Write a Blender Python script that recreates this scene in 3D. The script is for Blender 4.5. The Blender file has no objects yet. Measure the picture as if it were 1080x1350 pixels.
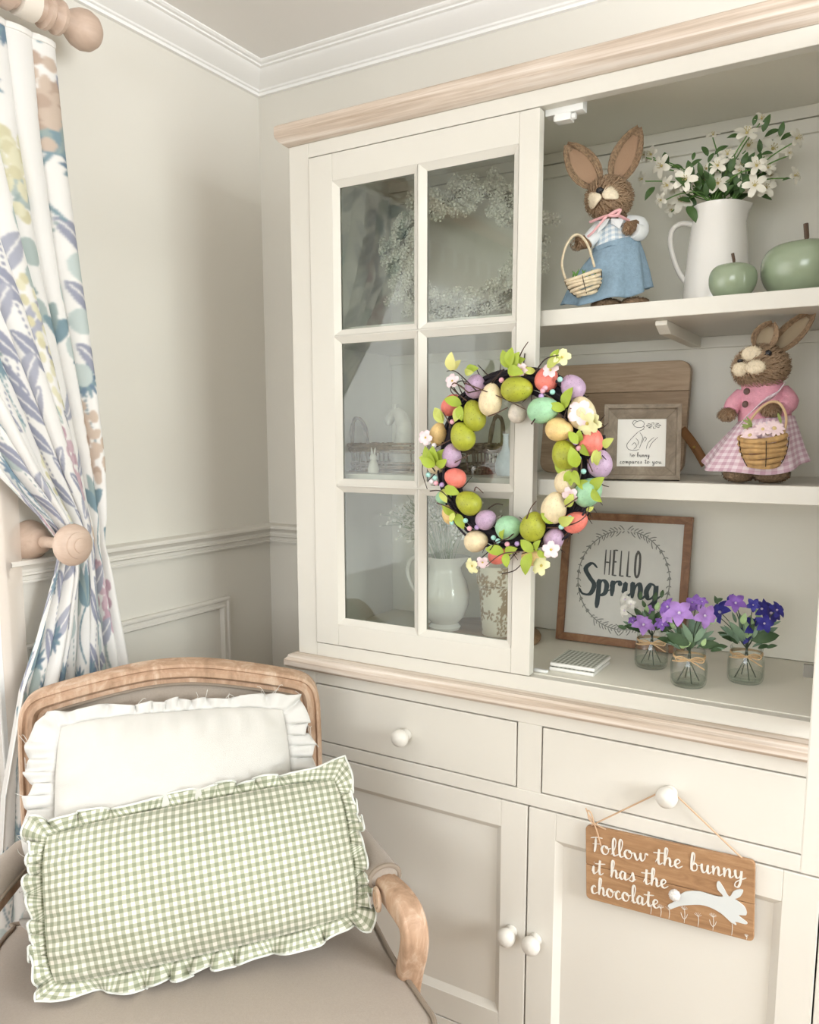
import bpy, bmesh, math, random
import numpy as np
from mathutils import Vector, Matrix, Euler
random.seed(7); np.random.seed(7)
SC = bpy.context.scene
COL = SC.collection
PI = math.pi
# ------------------------------------------------------------------ camera
CAM = np.array([1.5033, -1.7442, 1.3929])
YAW, PITCH, ROLL, FPX, PPX, PPY = 0.5395, -0.1353, -0.0016, 1061.44, 538.31, 718.96
_fw = np.array([-math.sin(YAW)*math.cos(PITCH), math.cos(YAW)*math.cos(PITCH), math.sin(PITCH)])
_rt = np.array([math.cos(YAW), math.sin(YAW), 0.0]); _up = np.cross(_rt, _fw)
_R = _rt*math.cos(ROLL)+_up*math.sin(ROLL); _U = -_rt*math.sin(ROLL)+_up*math.cos(ROLL)
cd = bpy.data.cameras.new('camera'); co = bpy.data.objects.new('camera', cd); COL.objects.link(co)
cd.sensor_fit = 'HORIZONTAL'; cd.sensor_width = 36.0; cd.lens = FPX*36/1080
cd.shift_x = (540-PPX)/1080; cd.shift_y = (PPY-675)/1080; cd.clip_start = .02
M = Matrix.Identity(4)
for i in range(3):
    M[i][0] = _R[i]; M[i][1] = _U[i]; M[i][2] = -_fw[i]; M[i][3] = CAM[i]
co.matrix_world = M
SC.camera = co
# ------------------------------------------------------------------ world, lights, exposure
w = bpy.data.worlds.new('sky'); SC.world = w; w.use_nodes = True
w.node_tree.nodes['Background'].inputs[0].default_value = (.86, .93, 1.0, 1)
w.node_tree.nodes['Background'].inputs[1].default_value = 1.0
def area(name, loc, rot, sx, sy, power, col):
    l = bpy.data.lights.new(name, 'AREA'); l.shape = 'RECTANGLE'; l.size = sx; l.size_y = sy
    l.energy = power; l.color = col
    o = bpy.data.objects.new(name, l); COL.objects.link(o); o.location = loc; o.rotation_euler = rot
    return o
# daylight entering by the three windows of the room (left french window, right window, window behind the camera)
area('daylight_left', (-.14, -1.62, 1.45), (0, -PI/2, 0), 1.10, 1.45, 7, (.95, .98, 1))
area('daylight_right', (3.74, -1.25, 1.58), (0, PI/2, 0), 1.10, 1.5, 56, (.94, .97, 1))
area('daylight_front', (1.55, -4.34, 1.60), (PI/2, 0, 0), 2.0, 1.05, 21, (.95, .975, 1))
SC.view_settings.view_transform = 'Standard'; SC.view_settings.look = 'None'
SC.view_settings.gamma = 1.0; SC.view_settings.use_curve_mapping = False
SC.view_settings.exposure = 1.08
try: SC.cycles.transparent_max_bounces = 32
except Exception: pass
# ------------------------------------------------------------------ pixels -> places
def ray(u, v): return _fw+_R*(u-PPX)/FPX-_U*(v-PPY)/FPX
def on(u, v, ax, val):
    d = ray(u, v); i = 'xyz'.index(ax); return Vector(CAM+d*(val-CAM[i])/d[i])
def hit(u, v, P, N):
    d = ray(u, v); N = np.array(N, float); return Vector(CAM+d*(((np.array(P)-CAM)@N)/(d@N)))
class PF:
    """upright frame at a thing's base, turned to the viewer: pixels become points on its middle plane"""
    def __init__(s, base):
        s.b = Vector(base); t = Vector((CAM[0]-s.b.x, CAM[1]-s.b.y, 0)).normalized()
        s.T = t; s.R = Vector((-t.y, t.x, 0)); s.Z = Vector((0, 0, 1))
        s.m = (np.array(s.b)-CAM)@_fw/FPX
    def p(s, u, v, o=0.0):
        return hit(u, v, s.b+s.T*o, s.T)
# ------------------------------------------------------------------ materials
MATS = {}
def srgb(h):
    h = h.lstrip('#'); c = [int(h[i:i+2], 16)/255 for i in (0, 2, 4)]
    return tuple((x/12.92 if x <= .04045 else ((x+.055)/1.055)**2.4) for x in c)+(1,)
def mat(name, col, rough=.6, metal=0, bump=0, bscale=200, spec=.5, var=0, vscale=8, coat=0, sheen=0, trans=0, stretch=None):
    if name in MATS: return MATS[name]
    m = bpy.data.materials.new(name); m.use_nodes = True; nt = m.node_tree; b = nt.nodes['Principled BSDF']
    c = srgb(col) if isinstance(col, str) else col
    b.inputs['Base Color'].default_value = c; b.inputs['Roughness'].default_value = rough
    b.inputs['Metallic'].default_value = metal; b.inputs['Specular IOR Level'].default_value = spec
    b.inputs['Coat Weight'].default_value = coat; b.inputs['Sheen Weight'].default_value = sheen
    tc = nt.nodes.new('ShaderNodeTexCoord')
    mp = nt.nodes.new('ShaderNodeMapping'); nt.links.new(tc.outputs['Object'], mp.inputs[0])
    if stretch: mp.inputs['Scale'].default_value = stretch
    if var:
        n = nt.nodes.new('ShaderNodeTexNoise'); n.inputs['Scale'].default_value = vscale; n.inputs['Detail'].default_value = 5
        nt.links.new(mp.outputs[0], n.inputs['Vector'])
        r = nt.nodes.new('ShaderNodeValToRGB'); r.color_ramp.elements[0].position = .3; r.color_ramp.elements[1].position = .7
        r.color_ramp.elements[0].color = tuple(x*(1-var) for x in c[:3])+(1,); r.color_ramp.elements[1].color = tuple(min(1, x*(1+var*.6)) for x in c[:3])+(1,)
        nt.links.new(n.outputs[0], r.inputs[0]); nt.links.new(r.outputs[0], b.inputs['Base Color'])
    if bump:
        n2 = nt.nodes.new('ShaderNodeTexNoise'); n2.inputs['Scale'].default_value = bscale; n2.inputs['Detail'].default_value = 3
        nt.links.new(mp.outputs[0], n2.inputs['Vector'])
        bp = nt.nodes.new('ShaderNodeBump'); bp.inputs['Strength'].default_value = bump; bp.inputs['Distance'].default_value = .002
        nt.links.new(n2.outputs[0], bp.inputs['Height']); nt.links.new(bp.outputs[0], b.inputs['Normal'])
    if trans: b.inputs['Transmission Weight'].default_value = trans
    MATS[name] = m; return m
def wood(name, cols, scale, stretch, rough=.6, bump=.25, pos=(.28, .5, .72), dist=1.2):
    """grain: noise drawn out along one axis, three tones"""
    if name in MATS: return MATS[name]
    m = bpy.data.materials.new(name); m.use_nodes = True; nt = m.node_tree; b = nt.nodes['Principled BSDF']
    b.inputs['Roughness'].default_value = rough
    tc = nt.nodes.new('ShaderNodeTexCoord'); mp = nt.nodes.new('ShaderNodeMapping'); mp.inputs['Scale'].default_value = stretch
    nt.links.new(tc.outputs['Object'], mp.inputs[0])
    n = nt.nodes.new('ShaderNodeTexNoise'); n.inputs['Scale'].default_value = scale; n.inputs['Detail'].default_value = 8
    n.inputs['Roughness'].default_value = .65; n.inputs['Distortion'].default_value = dist; nt.links.new(mp.outputs[0], n.inputs['Vector'])
    r = nt.nodes.new('ShaderNodeValToRGB'); e = r.color_ramp.elements
    e[0].position = pos[0]; e[0].color = srgb(cols[0]); e[1].position = pos[2]; e[1].color = srgb(cols[2])
    x = e.new(pos[1]); x.color = srgb(cols[1])
    nt.links.new(n.outputs[0], r.inputs[0]); nt.links.new(r.outputs[0], b.inputs['Base Color'])
    bp = nt.nodes.new('ShaderNodeBump'); bp.inputs['Strength'].default_value = bump; bp.inputs['Distance'].default_value = .002
    nt.links.new(n.outputs[0], bp.inputs['Height']); nt.links.new(bp.outputs[0], b.inputs['Normal'])
    MATS[name] = m; return m
def thin_glass(name, tint=(1, 1, 1), edge=(.75, .82, .78), refl=1.0, ior=1.5):
    """thin clear sheet: straight-through light plus a Schlick reflection, the same from both sides"""
    if name in MATS: return MATS[name]
    m = bpy.data.materials.new(name); m.use_nodes = True; nt = m.node_tree; nt.nodes.remove(nt.nodes['Principled BSDF'])
    out = nt.nodes['Material Output']; lw = nt.nodes.new('ShaderNodeLayerWeight'); lw.inputs[0].default_value = .5
    p5 = nt.nodes.new('ShaderNodeMath'); p5.operation = 'POWER'; p5.inputs[1].default_value = 5; nt.links.new(lw.outputs['Facing'], p5.inputs[0])
    r0 = ((ior-1)/(ior+1))**2; mu = nt.nodes.new('ShaderNodeMath'); mu.operation = 'MULTIPLY_ADD'; mu.inputs[1].default_value = (1-r0)*min(1, refl); mu.inputs[2].default_value = r0*refl; nt.links.new(p5.outputs[0], mu.inputs[0])
    p2 = nt.nodes.new('ShaderNodeMath'); p2.operation = 'POWER'; p2.inputs[1].default_value = 2.5; nt.links.new(lw.outputs['Facing'], p2.inputs[0])
    mc = nt.nodes.new('ShaderNodeMixRGB'); mc.inputs[1].default_value = (*tint, 1); mc.inputs[2].default_value = (*edge, 1); nt.links.new(p2.outputs[0], mc.inputs[0])
    t = nt.nodes.new('ShaderNodeBsdfTransparent'); nt.links.new(mc.outputs[0], t.inputs[0])
    g = nt.nodes.new('ShaderNodeBsdfGlossy'); g.inputs['Roughness'].default_value = .02
    mx = nt.nodes.new('ShaderNodeMixShader'); nt.links.new(mu.outputs[0], mx.inputs[0]); nt.links.new(t.outputs[0], mx.inputs[1]); nt.links.new(g.outputs[0], mx.inputs[2])
    nt.links.new(mx.outputs[0], out.inputs[0]); MATS[name] = m; return m
def sheer(name, col, tr=.45):
    if name in MATS: return MATS[name]
    m = bpy.data.materials.new(name); m.use_nodes = True; nt = m.node_tree; nt.nodes.remove(nt.nodes['Principled BSDF']); out = nt.nodes['Material Output']
    t = nt.nodes.new('ShaderNodeBsdfTransparent'); a = nt.nodes.new('ShaderNodeBsdfTranslucent'); d = nt.nodes.new('ShaderNodeBsdfDiffuse')
    a.inputs[0].default_value = srgb(col); d.inputs[0].default_value = srgb(col)
    m1 = nt.nodes.new('ShaderNodeMixShader'); m1.inputs[0].default_value = .5; nt.links.new(a.outputs[0], m1.inputs[1]); nt.links.new(d.outputs[0], m1.inputs[2])
    m2 = nt.nodes.new('ShaderNodeMixShader'); m2.inputs[0].default_value = 1-tr; nt.links.new(t.outputs[0], m2.inputs[1]); nt.links.new(m1.outputs[0], m2.inputs[2])
    nt.links.new(m2.outputs[0], out.inputs[0]); MATS[name] = m; return m
def speckle(name, col, dot='#6b5a3c', amount=.2, rough=.45):
    """egg paint: blotched colour with small dark speckles"""
    if name in MATS: return MATS[name]
    m = mat(name, col, rough, var=.16, vscale=2.2, bump=.15, bscale=9); nt = m.node_tree; b = nt.nodes['Principled BSDF']
    src = b.inputs['Base Color'].links[0].from_socket
    tc = nt.nodes.new('ShaderNodeTexCoord'); v = nt.nodes.new('ShaderNodeTexVoronoi'); v.inputs['Scale'].default_value = 7.5
    nt.links.new(tc.outputs['Object'], v.inputs['Vector'])
    n = nt.nodes.new('ShaderNodeTexNoise'); n.inputs['Scale'].default_value = 3.5; nt.links.new(tc.outputs['Object'], n.inputs['Vector'])
    a = nt.nodes.new('ShaderNodeMath'); a.operation = 'MULTIPLY_ADD'; a.inputs[1].default_value = .9; a.inputs[2].default_value = -.29
    nt.links.new(n.outputs[0], a.inputs[0])
    l = nt.nodes.new('ShaderNodeMath'); l.operation = 'LESS_THAN'; nt.links.new(v.outputs['Distance'], l.inputs[0]); nt.links.new(a.outputs[0], l.inputs[1])
    mu = nt.nodes.new('ShaderNodeMath'); mu.operation = 'MULTIPLY'; mu.inputs[1].default_value = amount*3; nt.links.new(l.outputs[0], mu.inputs[0])
    mx = nt.nodes.new('ShaderNodeMixRGB'); mx.inputs[2].default_value = srgb(dot); nt.links.new(mu.outputs[0], mx.inputs[0]); nt.links.new(src, mx.inputs[1])
    nt.links.new(mx.outputs[0], b.inputs['Base Color']); return m
def gingham(name, ca, cb, cell, rough=.85, uv='UVMap', mid=None):
    """woven check: two sets of stripes over the cloth's own UV (metres)"""
    if name in MATS: return MATS[name]
    m = bpy.data.materials.new(name); m.use_nodes = True; nt = m.node_tree; b = nt.nodes['Principled BSDF']; b.inputs['Roughness'].default_value = rough
    b.inputs['Sheen Weight'].default_value = .15
    u = nt.nodes.new('ShaderNodeUVMap'); u.uv_map = uv; sp = nt.nodes.new('ShaderNodeSeparateXYZ'); nt.links.new(u.outputs[0], sp.inputs[0])
    vals = []
    for k in (0, 1):
        f = nt.nodes.new('ShaderNodeMath'); f.operation = 'DIVIDE'; f.inputs[1].default_value = cell*2; nt.links.new(sp.outputs[k], f.inputs[0])
        g = nt.nodes.new('ShaderNodeMath'); g.operation = 'FRACT'; nt.links.new(f.outputs[0], g.inputs[0])
        h = nt.nodes.new('ShaderNodeMath'); h.operation = 'GREATER_THAN'; h.inputs[1].default_value = .5; nt.links.new(g.outputs[0], h.inputs[0]); vals.append(h)
    s = nt.nodes.new('ShaderNodeMath'); s.operation = 'ADD'; nt.links.new(vals[0].outputs[0], s.inputs[0]); nt.links.new(vals[1].outputs[0], s.inputs[1])
    hf = nt.nodes.new('ShaderNodeMath'); hf.operation = 'MULTIPLY'; hf.inputs[1].default_value = .5; nt.links.new(s.outputs[0], hf.inputs[0])
    r = nt.nodes.new('ShaderNodeValToRGB'); e = r.color_ramp.elements; e[0].color = srgb(ca); e[1].color = srgb(cb)
    if mid: x = e.new(.5); x.color = srgb(mid)
    nt.links.new(hf.outputs[0], r.inputs[0]); nt.links.new(r.outputs[0], b.inputs['Base Color'])
    n = nt.nodes.new('ShaderNodeTexNoise'); n.inputs['Scale'].default_value = 900; nt.links.new(u.outputs[0], n.inputs['Vector'])
    bp = nt.nodes.new('ShaderNodeBump'); bp.inputs['Strength'].default_value = .25; bp.inputs['Distance'].default_value = .001
    nt.links.new(n.outputs[0], bp.inputs['Height']); nt.links.new(bp.outputs[0], b.inputs['Normal'])
    MATS[name] = m; return m
def vcol(name, rough=.8, transl=0, attr='print'):
    if name in MATS: return MATS[name]
    m = bpy.data.materials.new(name); m.use_nodes = True; nt = m.node_tree; b = nt.nodes['Principled BSDF']; b.inputs['Roughness'].default_value = rough
    b.inputs['Specular IOR Level'].default_value = .2
    a = nt.nodes.new('ShaderNodeAttribute'); a.attribute_name = attr; nt.links.new(a.outputs['Color'], b.inputs['Base Color'])
    if transl:
        t = nt.nodes.new('ShaderNodeBsdfTranslucent'); nt.links.new(a.outputs['Color'], t.inputs[0]); x = nt.nodes.new('ShaderNodeMixShader'); x.inputs[0].default_value = transl
        nt.links.new(b.outputs[0], x.inputs[1]); nt.links.new(t.outputs[0], x.inputs[2]); nt.links.new(x.outputs[0], nt.nodes['Material Output'].inputs[0])
    MATS[name] = m; return m
# ------------------------------------------------------------------ mesh building
def catmull(pts, n=6, closed=False):
    P = [Vector(p) for p in pts]; out = []; L = len(P)
    if L < 3 and not closed: return P
    for i in range(L if closed else L-1):
        a, b, c, d = (P[(i-1) % L], P[i], P[(i+1) % L], P[(i+2) % L]) if closed else (P[max(i-1, 0)], P[i], P[i+1], P[min(i+2, L-1)])
        for k in range(n):
            t = k/n; out.append(.5*((2*b)+(c-a)*t+(2*a-5*b+4*c-d)*t*t+(3*b-a-3*c+d)*t**3))
    if not closed: out.append(P[-1])
    return out
class MB:
    def __init__(s): s.v = []; s.f = []; s.uv = None
    def add(s, vs, fs):
        o = len(s.v); s.v += [tuple(v) for v in vs]; s.f += [tuple(i+o for i in f) for f in fs]; return s
    def box(s, x0, x1, y0, y1, z0, z1):
        v = [(x, y, z) for x in (x0, x1) for y in (y0, y1) for z in (z0, z1)]
        return s.add(v, [(0, 1, 3, 2), (4, 6, 7, 5), (0, 4, 5, 1), (2, 3, 7, 6), (0, 2, 6, 4), (1, 5, 7, 3)])
    def tube(s, path, r, seg=8, closed=False, cap=True, flat=1.0):
        P = [Vector(p) for p in path]; n = len(P); vs = []; prev = None
        for i, p in enumerate(P):
            a = P[(i-1) % n] if (closed or i > 0) else p; b = P[(i+1) % n] if (closed or i < n-1) else p
            t = (b-a); t = t.normalized() if t.length > 1e-9 else Vector((0, 0, 1))
            if prev is None:
                u = t.cross(Vector((0, 0, 1))); u = u if u.length > .05 else t.cross(Vector((1, 0, 0))); u.normalize()
            else:
                u = prev-t*prev.dot(t); u = u.normalized() if u.length > 1e-6 else t.orthogonal().normalized()
            prev = u; w_ = t.cross(u); rr = r[i] if hasattr(r, '__len__') else r
            for k in range(seg):
                q = 2*PI*k/seg; vs.append(p+u*math.cos(q)*rr+w_*math.sin(q)*rr*flat)
        fs = []
        for i in range(n if closed else n-1):
            j = (i+1) % n
            for k in range(seg): l = (k+1) % seg; fs.append((i*seg+k, i*seg+l, j*seg+l, j*seg+k))
        if cap and not closed: fs.append(tuple(range(seg))[::-1]); fs.append(tuple((n-1)*seg+k for k in range(seg)))
        return s.add(vs, fs)
    def lathe(s, prof, c=(0, 0, 0), seg=32, axis='z', cap=True, mod=None):
        vs = []; n = len(prof); c = Vector(c)
        for (r, h) in prof:
            for k in range(seg):
                q = 2*PI*k/seg; rr = r*(mod(q, h) if mod else 1); a, b = rr*math.cos(q), rr*math.sin(q)
                vs.append(c+Vector({'z': (a, b, h), 'x': (h, a, b), 'y': (b, h, a)}[axis]))
        fs = [(i*seg+k, i*seg+(k+1) % seg, (i+1)*seg+(k+1) % seg, (i+1)*seg+k) for i in range(n-1) for k in range(seg)]
        if cap: fs.append(tuple(range(seg))[::-1]); fs.append(tuple((n-1)*seg+k for k in range(seg)))
        return s.add(vs, fs)
    def ell(s, c, r, rot=None, nu=14, nv=10, egg=0.0):
        """ellipsoid; egg>0 narrows the +z end"""
        c = Vector(c); R_ = rot.to_matrix() if rot is not None and not isinstance(rot, Matrix) else (rot or Matrix.Identity(3)); vs = []; fs = []
        for i in range(1, nv):
            t = PI*i/nv; z = math.cos(t)
            for k in range(nu):
                q = 2*PI*k/nu; k_ = 1-egg*z; vs.append(c+R_@Vector((r[0]*math.sin(t)*math.cos(q)*k_, r[1]*math.sin(t)*math.sin(q)*k_, r[2]*z)))
        vs.append(c+R_@Vector((0, 0, r[2]))); vs.append(c+R_@Vector((0, 0, -r[2]))); a = len(vs)-2
        for i in range(nv-2):
            for k in range(nu): l = (k+1) % nu; fs.append((i*nu+k, (i+1)*nu+k, (i+1)*nu+l, i*nu+l))
        for k in range(nu): l = (k+1) % nu; fs.append((a, k, l)); fs.append((a+1, (nv-2)*nu+l, (nv-2)*nu+k))
        return s.add(vs, fs)
    def grid(s, fn, nu, nv, cu=False, cv=False):
        vs = [fn(i/(nu if cu else nu-1), j/(nv if cv else nv-1)) for i in range(nu) for j in range(nv)]
        fs = [(i*nv+j, ((i+1) % nu)*nv+j, ((i+1) % nu)*nv+(j+1) % nv, i*nv+(j+1) % nv) for i in range(nu if cu else nu-1) for j in range(nv if cv else nv-1)]
        return s.add(vs, fs)
    def prism(s, poly, t, fn):
        """2-d outline extruded by t; fn(x, y, h) gives the point"""
        n = len(poly); vs = [fn(x, y, 0) for x, y in poly]+[fn(x, y, t) for x, y in poly]
        fs = [tuple(range(n))[::-1], tuple(range(n, 2*n))]+[(i, (i+1) % n, n+(i+1) % n, n+i) for i in range(n)]
        return s.add(vs, fs)
    def sweep(s, prof, path, fn, closed=False):
        """profile points (a, b) carried along a list of frames: fn(frame, a, b)"""
        m = len(prof); n = len(path); vs = [fn(p, a, b) for p in path for a, b in prof]
        fs = [(i*m+k, i*m+k+1, ((i+1) % n)*m+k+1, ((i+1) % n)*m+k) for i in range(n if closed else n-1) for k in range(m-1)]
        return s.add(vs, fs)
def setp(o, label=None, cat=None, group=None, kind=None):
    for k, v in (('label', label), ('category', cat), ('group', group), ('kind', kind)):
        if v: o[k] = v
    return o
WL = {}
def obj(name, mb, m, parent=None, world=True, smooth=True, ang=40, bevel=0, sub=0, uv=None, loc=None, solid=0):
    me = bpy.data.meshes.new(name); vs = mb.v
    off = WL.get(parent.name, Vector((0, 0, 0))) if (parent and world) else Vector((0, 0, 0))
    org = Vector(loc) if loc is not None else off
    if org.length > 0: vs = [(a[0]-org.x, a[1]-org.y, a[2]-org.z) for a in vs]
    me.from_pydata([tuple(a) for a in vs], [], mb.f); me.update()
    bm = bmesh.new(); bm.from_mesh(me); bmesh.ops.recalc_face_normals(bm, faces=bm.faces); bm.to_mesh(me); bm.free()
    if smooth:
        me.shade_smooth()
        if ang: me.set_sharp_from_angle(angle=math.radians(ang))
    o = bpy.data.objects.new(name, me); COL.objects.link(o); me.materials.append(m)
    if uv is not None:
        l = me.uv_layers.new(name='UVMap'); li = np.zeros(len(me.loops), dtype=np.int32); me.loops.foreach_get('vertex_index', li)
        l.data.foreach_set('uv', np.array(uv, dtype=np.float32)[li].ravel())
    if parent: o.parent = parent
    if loc is not None: o.location = org-off; 
    WL[o.name] = org if (world or loc is not None) else Vector((0, 0, 0))
    if bevel:
        b = o.modifiers.new('bevel', 'BEVEL'); b.width = bevel; b.segments = 2; b.limit_method = 'ANGLE'; b.angle_limit = math.radians(40)
    if sub:
        b = o.modifiers.new('sub', 'SUBSURF'); b.levels = sub; b.render_levels = sub
    if solid:
        b = o.modifiers.new('solid', 'SOLIDIFY'); b.thickness = solid; b.offset = 0
    return o
def thing(name, label, cat, loc=(0, 0, 0), rotz=0, group=None):
    o = bpy.data.objects.new(name, None); COL.objects.link(o); o.location = loc; o.rotation_euler = (0, 0, rotz); o.empty_display_size = .05
    setp(o, label, cat, group); WL[o.name] = Vector(loc) if rotz == 0 else Vector((0, 0, 0)); return o
def inst(name, me, parent, matrix, m=None):
    """another object on existing mesh data, placed by a matrix in world space (parent unrotated)"""
    o = bpy.data.objects.new(name, me); COL.objects.link(o); o.parent = parent
    off = WL.get(parent.name, Vector((0, 0, 0))); o.matrix_local = Matrix.Translation(-off)@matrix
    if m: o.material_slots[0].link = 'OBJECT'; o.material_slots[0].material = m
    WL[o.name] = matrix.to_translation(); return o
def basemesh(name, mb, m, smooth=True, ang=60):
    me = bpy.data.meshes.new(name); me.from_pydata(mb.v, [], mb.f); me.update(); me.materials.append(m)
    bm = bmesh.new(); bm.from_mesh(me); bmesh.ops.recalc_face_normals(bm, faces=bm.faces); bm.to_mesh(me); bm.free()
    if smooth: me.shade_smooth(); me.set_sharp_from_angle(angle=math.radians(ang))
    return me
def frame_mat(loc, xax, yax, zax, s=1.0):
    m = Matrix.Identity(4)
    for i in range(3): m[i][0] = xax[i]*s; m[i][1] = yax[i]*s; m[i][2] = zax[i]*s; m[i][3] = loc[i]
    return m
def struct(o): o['kind'] = 'structure'; return o
# ------------------------------------------------------------------ room shell
ZC = 2.3255
m_wall = mat('wall_paint', '#e0dcd2', .75, bump=.05, bscale=350)
m_ceil = mat('ceiling_paint', '#f3f0ec', .8)
m_trimw = mat('white_gloss_paint', '#f6f5f2', .45)
m_trim = mat('greige_trim_paint', '#dfdbd2', .6)
m_floor = wood('floor_oak', ('#7d674f', '#927a60', '#a38c70'), 3, (1, 14, 1), .5)
m_pane = thin_glass('window_glass', (1, 1, 1), (.95, .97, .96))
RX, RY = 3.6, -4.2
def wall_with_hole(name, axis, a0, a1, p0, p1, hole):
    """axis 'x': wall in the plane x=const between p0,p1, a = y range; axis 'y' the other way round"""
    mb = MB(); h0, h1, z0, z1 = hole
    for (u0, u1, w0, w1) in ((a0, h0, 0, ZC), (h1, a1, 0, ZC), (h0, h1, 0, z0), (h0, h1, z1, ZC)):
        if u1-u0 < 1e-4 or w1-w0 < 1e-4: continue
        if axis == 'x': mb.box(p0, p1, u0, u1, w0, w1)
        else: mb.box(u0, u1, p0, p1, w0, w1)
    return struct(obj(name, mb, m_wall, smooth=False))
H_L = (-2.42, -.84, .06, 2.03); H_R = (-2.0, -.5, 1.0, 2.16); H_F = (.55, 2.55, 1.05, 2.15)
wl = wall_with_hole('wall_left', 'x', RY, 0.1, -.1, 0, H_L)
wr = wall_with_hole('wall_right', 'x', RY, 0.1, RX, RX+.1, H_R)
wf = wall_with_hole('wall_front', 'y', 0, RX, RY-.1, RY, H_F)
struct(obj('wall_back', MB().box(0, RX, 0, .1, 0, ZC), m_wall, smooth=False))
struct(obj('ceiling', MB().box(-.1, RX+.1, RY-.1, .1, ZC, ZC+.1), m_ceil, smooth=False))
fl = struct(obj('floor', MB().box(-.1, RX+.1, RY-.1, .1, -.1, -.004), m_floor, smooth=False))
plank_cols = [wood('floor_board_%d' % k, c, 3, (1.2, 16, 1), .5) for k, c in enumerate((('#7d674f', '#927a60', '#a38c70'), ('#745e47', '#896f56', '#9a8166'), ('#857058', '#9a8368', '#ab957a')))]
for k in range(30):
    y1 = -.14*k; y0 = max(y1-.138, RY)
    pb = obj('floor_board', MB().box(0, RX, y0, y1, -.004, 0), plank_cols[k % 3], fl, smooth=False)
def window(name, axis, p, hole, nx, nz):
    h0, h1, z0, z1 = hole; fr = .055; mb = MB()
    def bx(u0, u1, w0, w1, d=.025):
        if axis == 'x': mb.box(p-d, p+d, u0, u1, w0, w1)
        else: mb.box(u0, u1, p-d, p+d, w0, w1)
    bx(h0, h0+fr, z0, z1); bx(h1-fr, h1, z0, z1); bx(h0+fr, h1-fr, z0, z0+fr); bx(h0+fr, h1-fr, z1-fr, z1)
    us = [h0+fr+(h1-h0-2*fr)*i/nx for i in range(nx+1)]; zs = [z0+fr+(z1-z0-2*fr)*i/nz for i in range(nz+1)]
    for u in us[1:-1]: bx(u-.02, u+.02, z0+fr, z1-fr, .02)
    for i in range(nx):
        for z in zs[1:-1]: bx(us[i]+(.02 if i else 0), us[i+1]-(.02 if i < nx-1 else 0), z-.015, z+.015, .018)
    o = struct(obj(name, mb, m_trimw, smooth=False))
    for i in range(nx):
        for j in range(nz):
            g = MB(); a, b, c, d = us[i]+.002, us[i+1]-.002, zs[j]+.002, zs[j+1]-.002
            if axis == 'x': g.box(p-.002, p+.002, a, b, c, d)
            else: g.box(a, b, p-.002, p+.002, c, d)
            obj('pane', g, m_pane, o, smooth=False)
    return o
window('window_1', 'x', -.06, H_L, 2, 3)
window('window_2', 'x', RX+.06, H_R, 2, 2)
window('window_3', 'y', RY-.06, H_F, 3, 2)
# white casings round the windows of the room
def casing(name, axis, p, sgn, hole):
    h0, h1, z0, z1 = hole; c = .07; mb = MB(); d0, d1 = sorted((p, p+sgn*.018))
    for (u0, u1, w0, w1) in ((h0-c, h0, z0, z1+c), (h1, h1+c if axis != 'x' or sgn < 0 else h1+.035, z0, z1+c), (h0, h1, z1, z1+c)):
        if axis == 'x': mb.box(d0, d1, u0, u1, w0, w1)
        else: mb.box(u0, u1, d0, d1, w0, w1)
    return struct(obj(name, mb, m_trimw, smooth=False, bevel=.003))
casing('trim_1', 'x', 0, 1, H_L); casing('trim_2', 'x', RX, -1, H_R); casing('trim_3', 'y', RY, 1, H_F)
# crown moulding, chair rail, panel moulding
CR = [(0, 2.2771), (.010, 2.2771), (.011, 2.2835), (.016, 2.2850), (.018, 2.2885), (.030, 2.2935), (.044, 2.3000), (.056, 2.3068), (.062, 2.3110), (.064, 2.3140), (.072, 2.3150), (.073, 2.3185), (.080, 2.3195), (.0844, 2.3225), (.0844, ZC)]
def rail(name, prof, m, sides):
    """a moulding mitred round the room's inner corners; prof = (depth, height)"""
    out = []
    for s in sides:
        mb = MB()
        if s == 'left': path = [(0, 0), (0, RY)]; fn = lambda f, a, b: (a, f[1]+(-a if f[1] == 0 else a), b)
        if s == 'back': path = [(0, 0), (RX, 0)]; fn = lambda f, a, b: (f[0]+(a if f[0] == 0 else -a), -a, b)
        if s == 'right': path = [(RX, 0), (RX, RY)]; fn = lambda f, a, b: (RX-a, f[1]+(-a if f[1] == 0 else a), b)
        if s == 'front': path = [(0, RY), (RX, RY)]; fn = lambda f, a, b: (f[0]+(a if f[0] == 0 else -a), RY+a, b)
        mb.sweep(prof, path, fn); out.append(struct(obj(name[s], mb, m, ang=25)))
    return out
rail(dict(left='trim_4', back='trim_5', right='trim_6', front='trim_7'), CR, m_trimw, ('left', 'back', 'right', 'front'))
RL = [(0, 1.1498), (.029, 1.1465), (.0314, 1.1435), (.0314, 1.1375), (.026, 1.1345), (.019, 1.1265), (.0185, 1.1215), (.0215, 1.1195), (.0215, 1.1155), (.0135, 1.1120), (.0125, 1.1050), (.0155, 1.1030), (.0155, 1.0985), (0, 1.0972)]
def rail_seg(name, prof, axis, s0, s1, m):
    mb = MB()
    if axis == 'left': mb.sweep(prof, [s0, s1], lambda f, a, b: (a, f-(a if f == 0 else 0), b))
    else: mb.sweep(prof, [s0, s1], lambda f, a, b: (f+(a if f == 0 else 0), -a, b))
    return struct(obj(name, mb, m, ang=25))
rail_seg('trim_8', RL, 'left', 0, -.803, m_trim)
rail_seg('trim_9', RL, 'back', 0, .4065, m_trim); rail_seg('trim_11', RL, 'back', 1.509, RX, m_trim)
BB = [(0, .13), (.008, .13), (.016, .118), (.018, .10), (.018, 0)]
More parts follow.
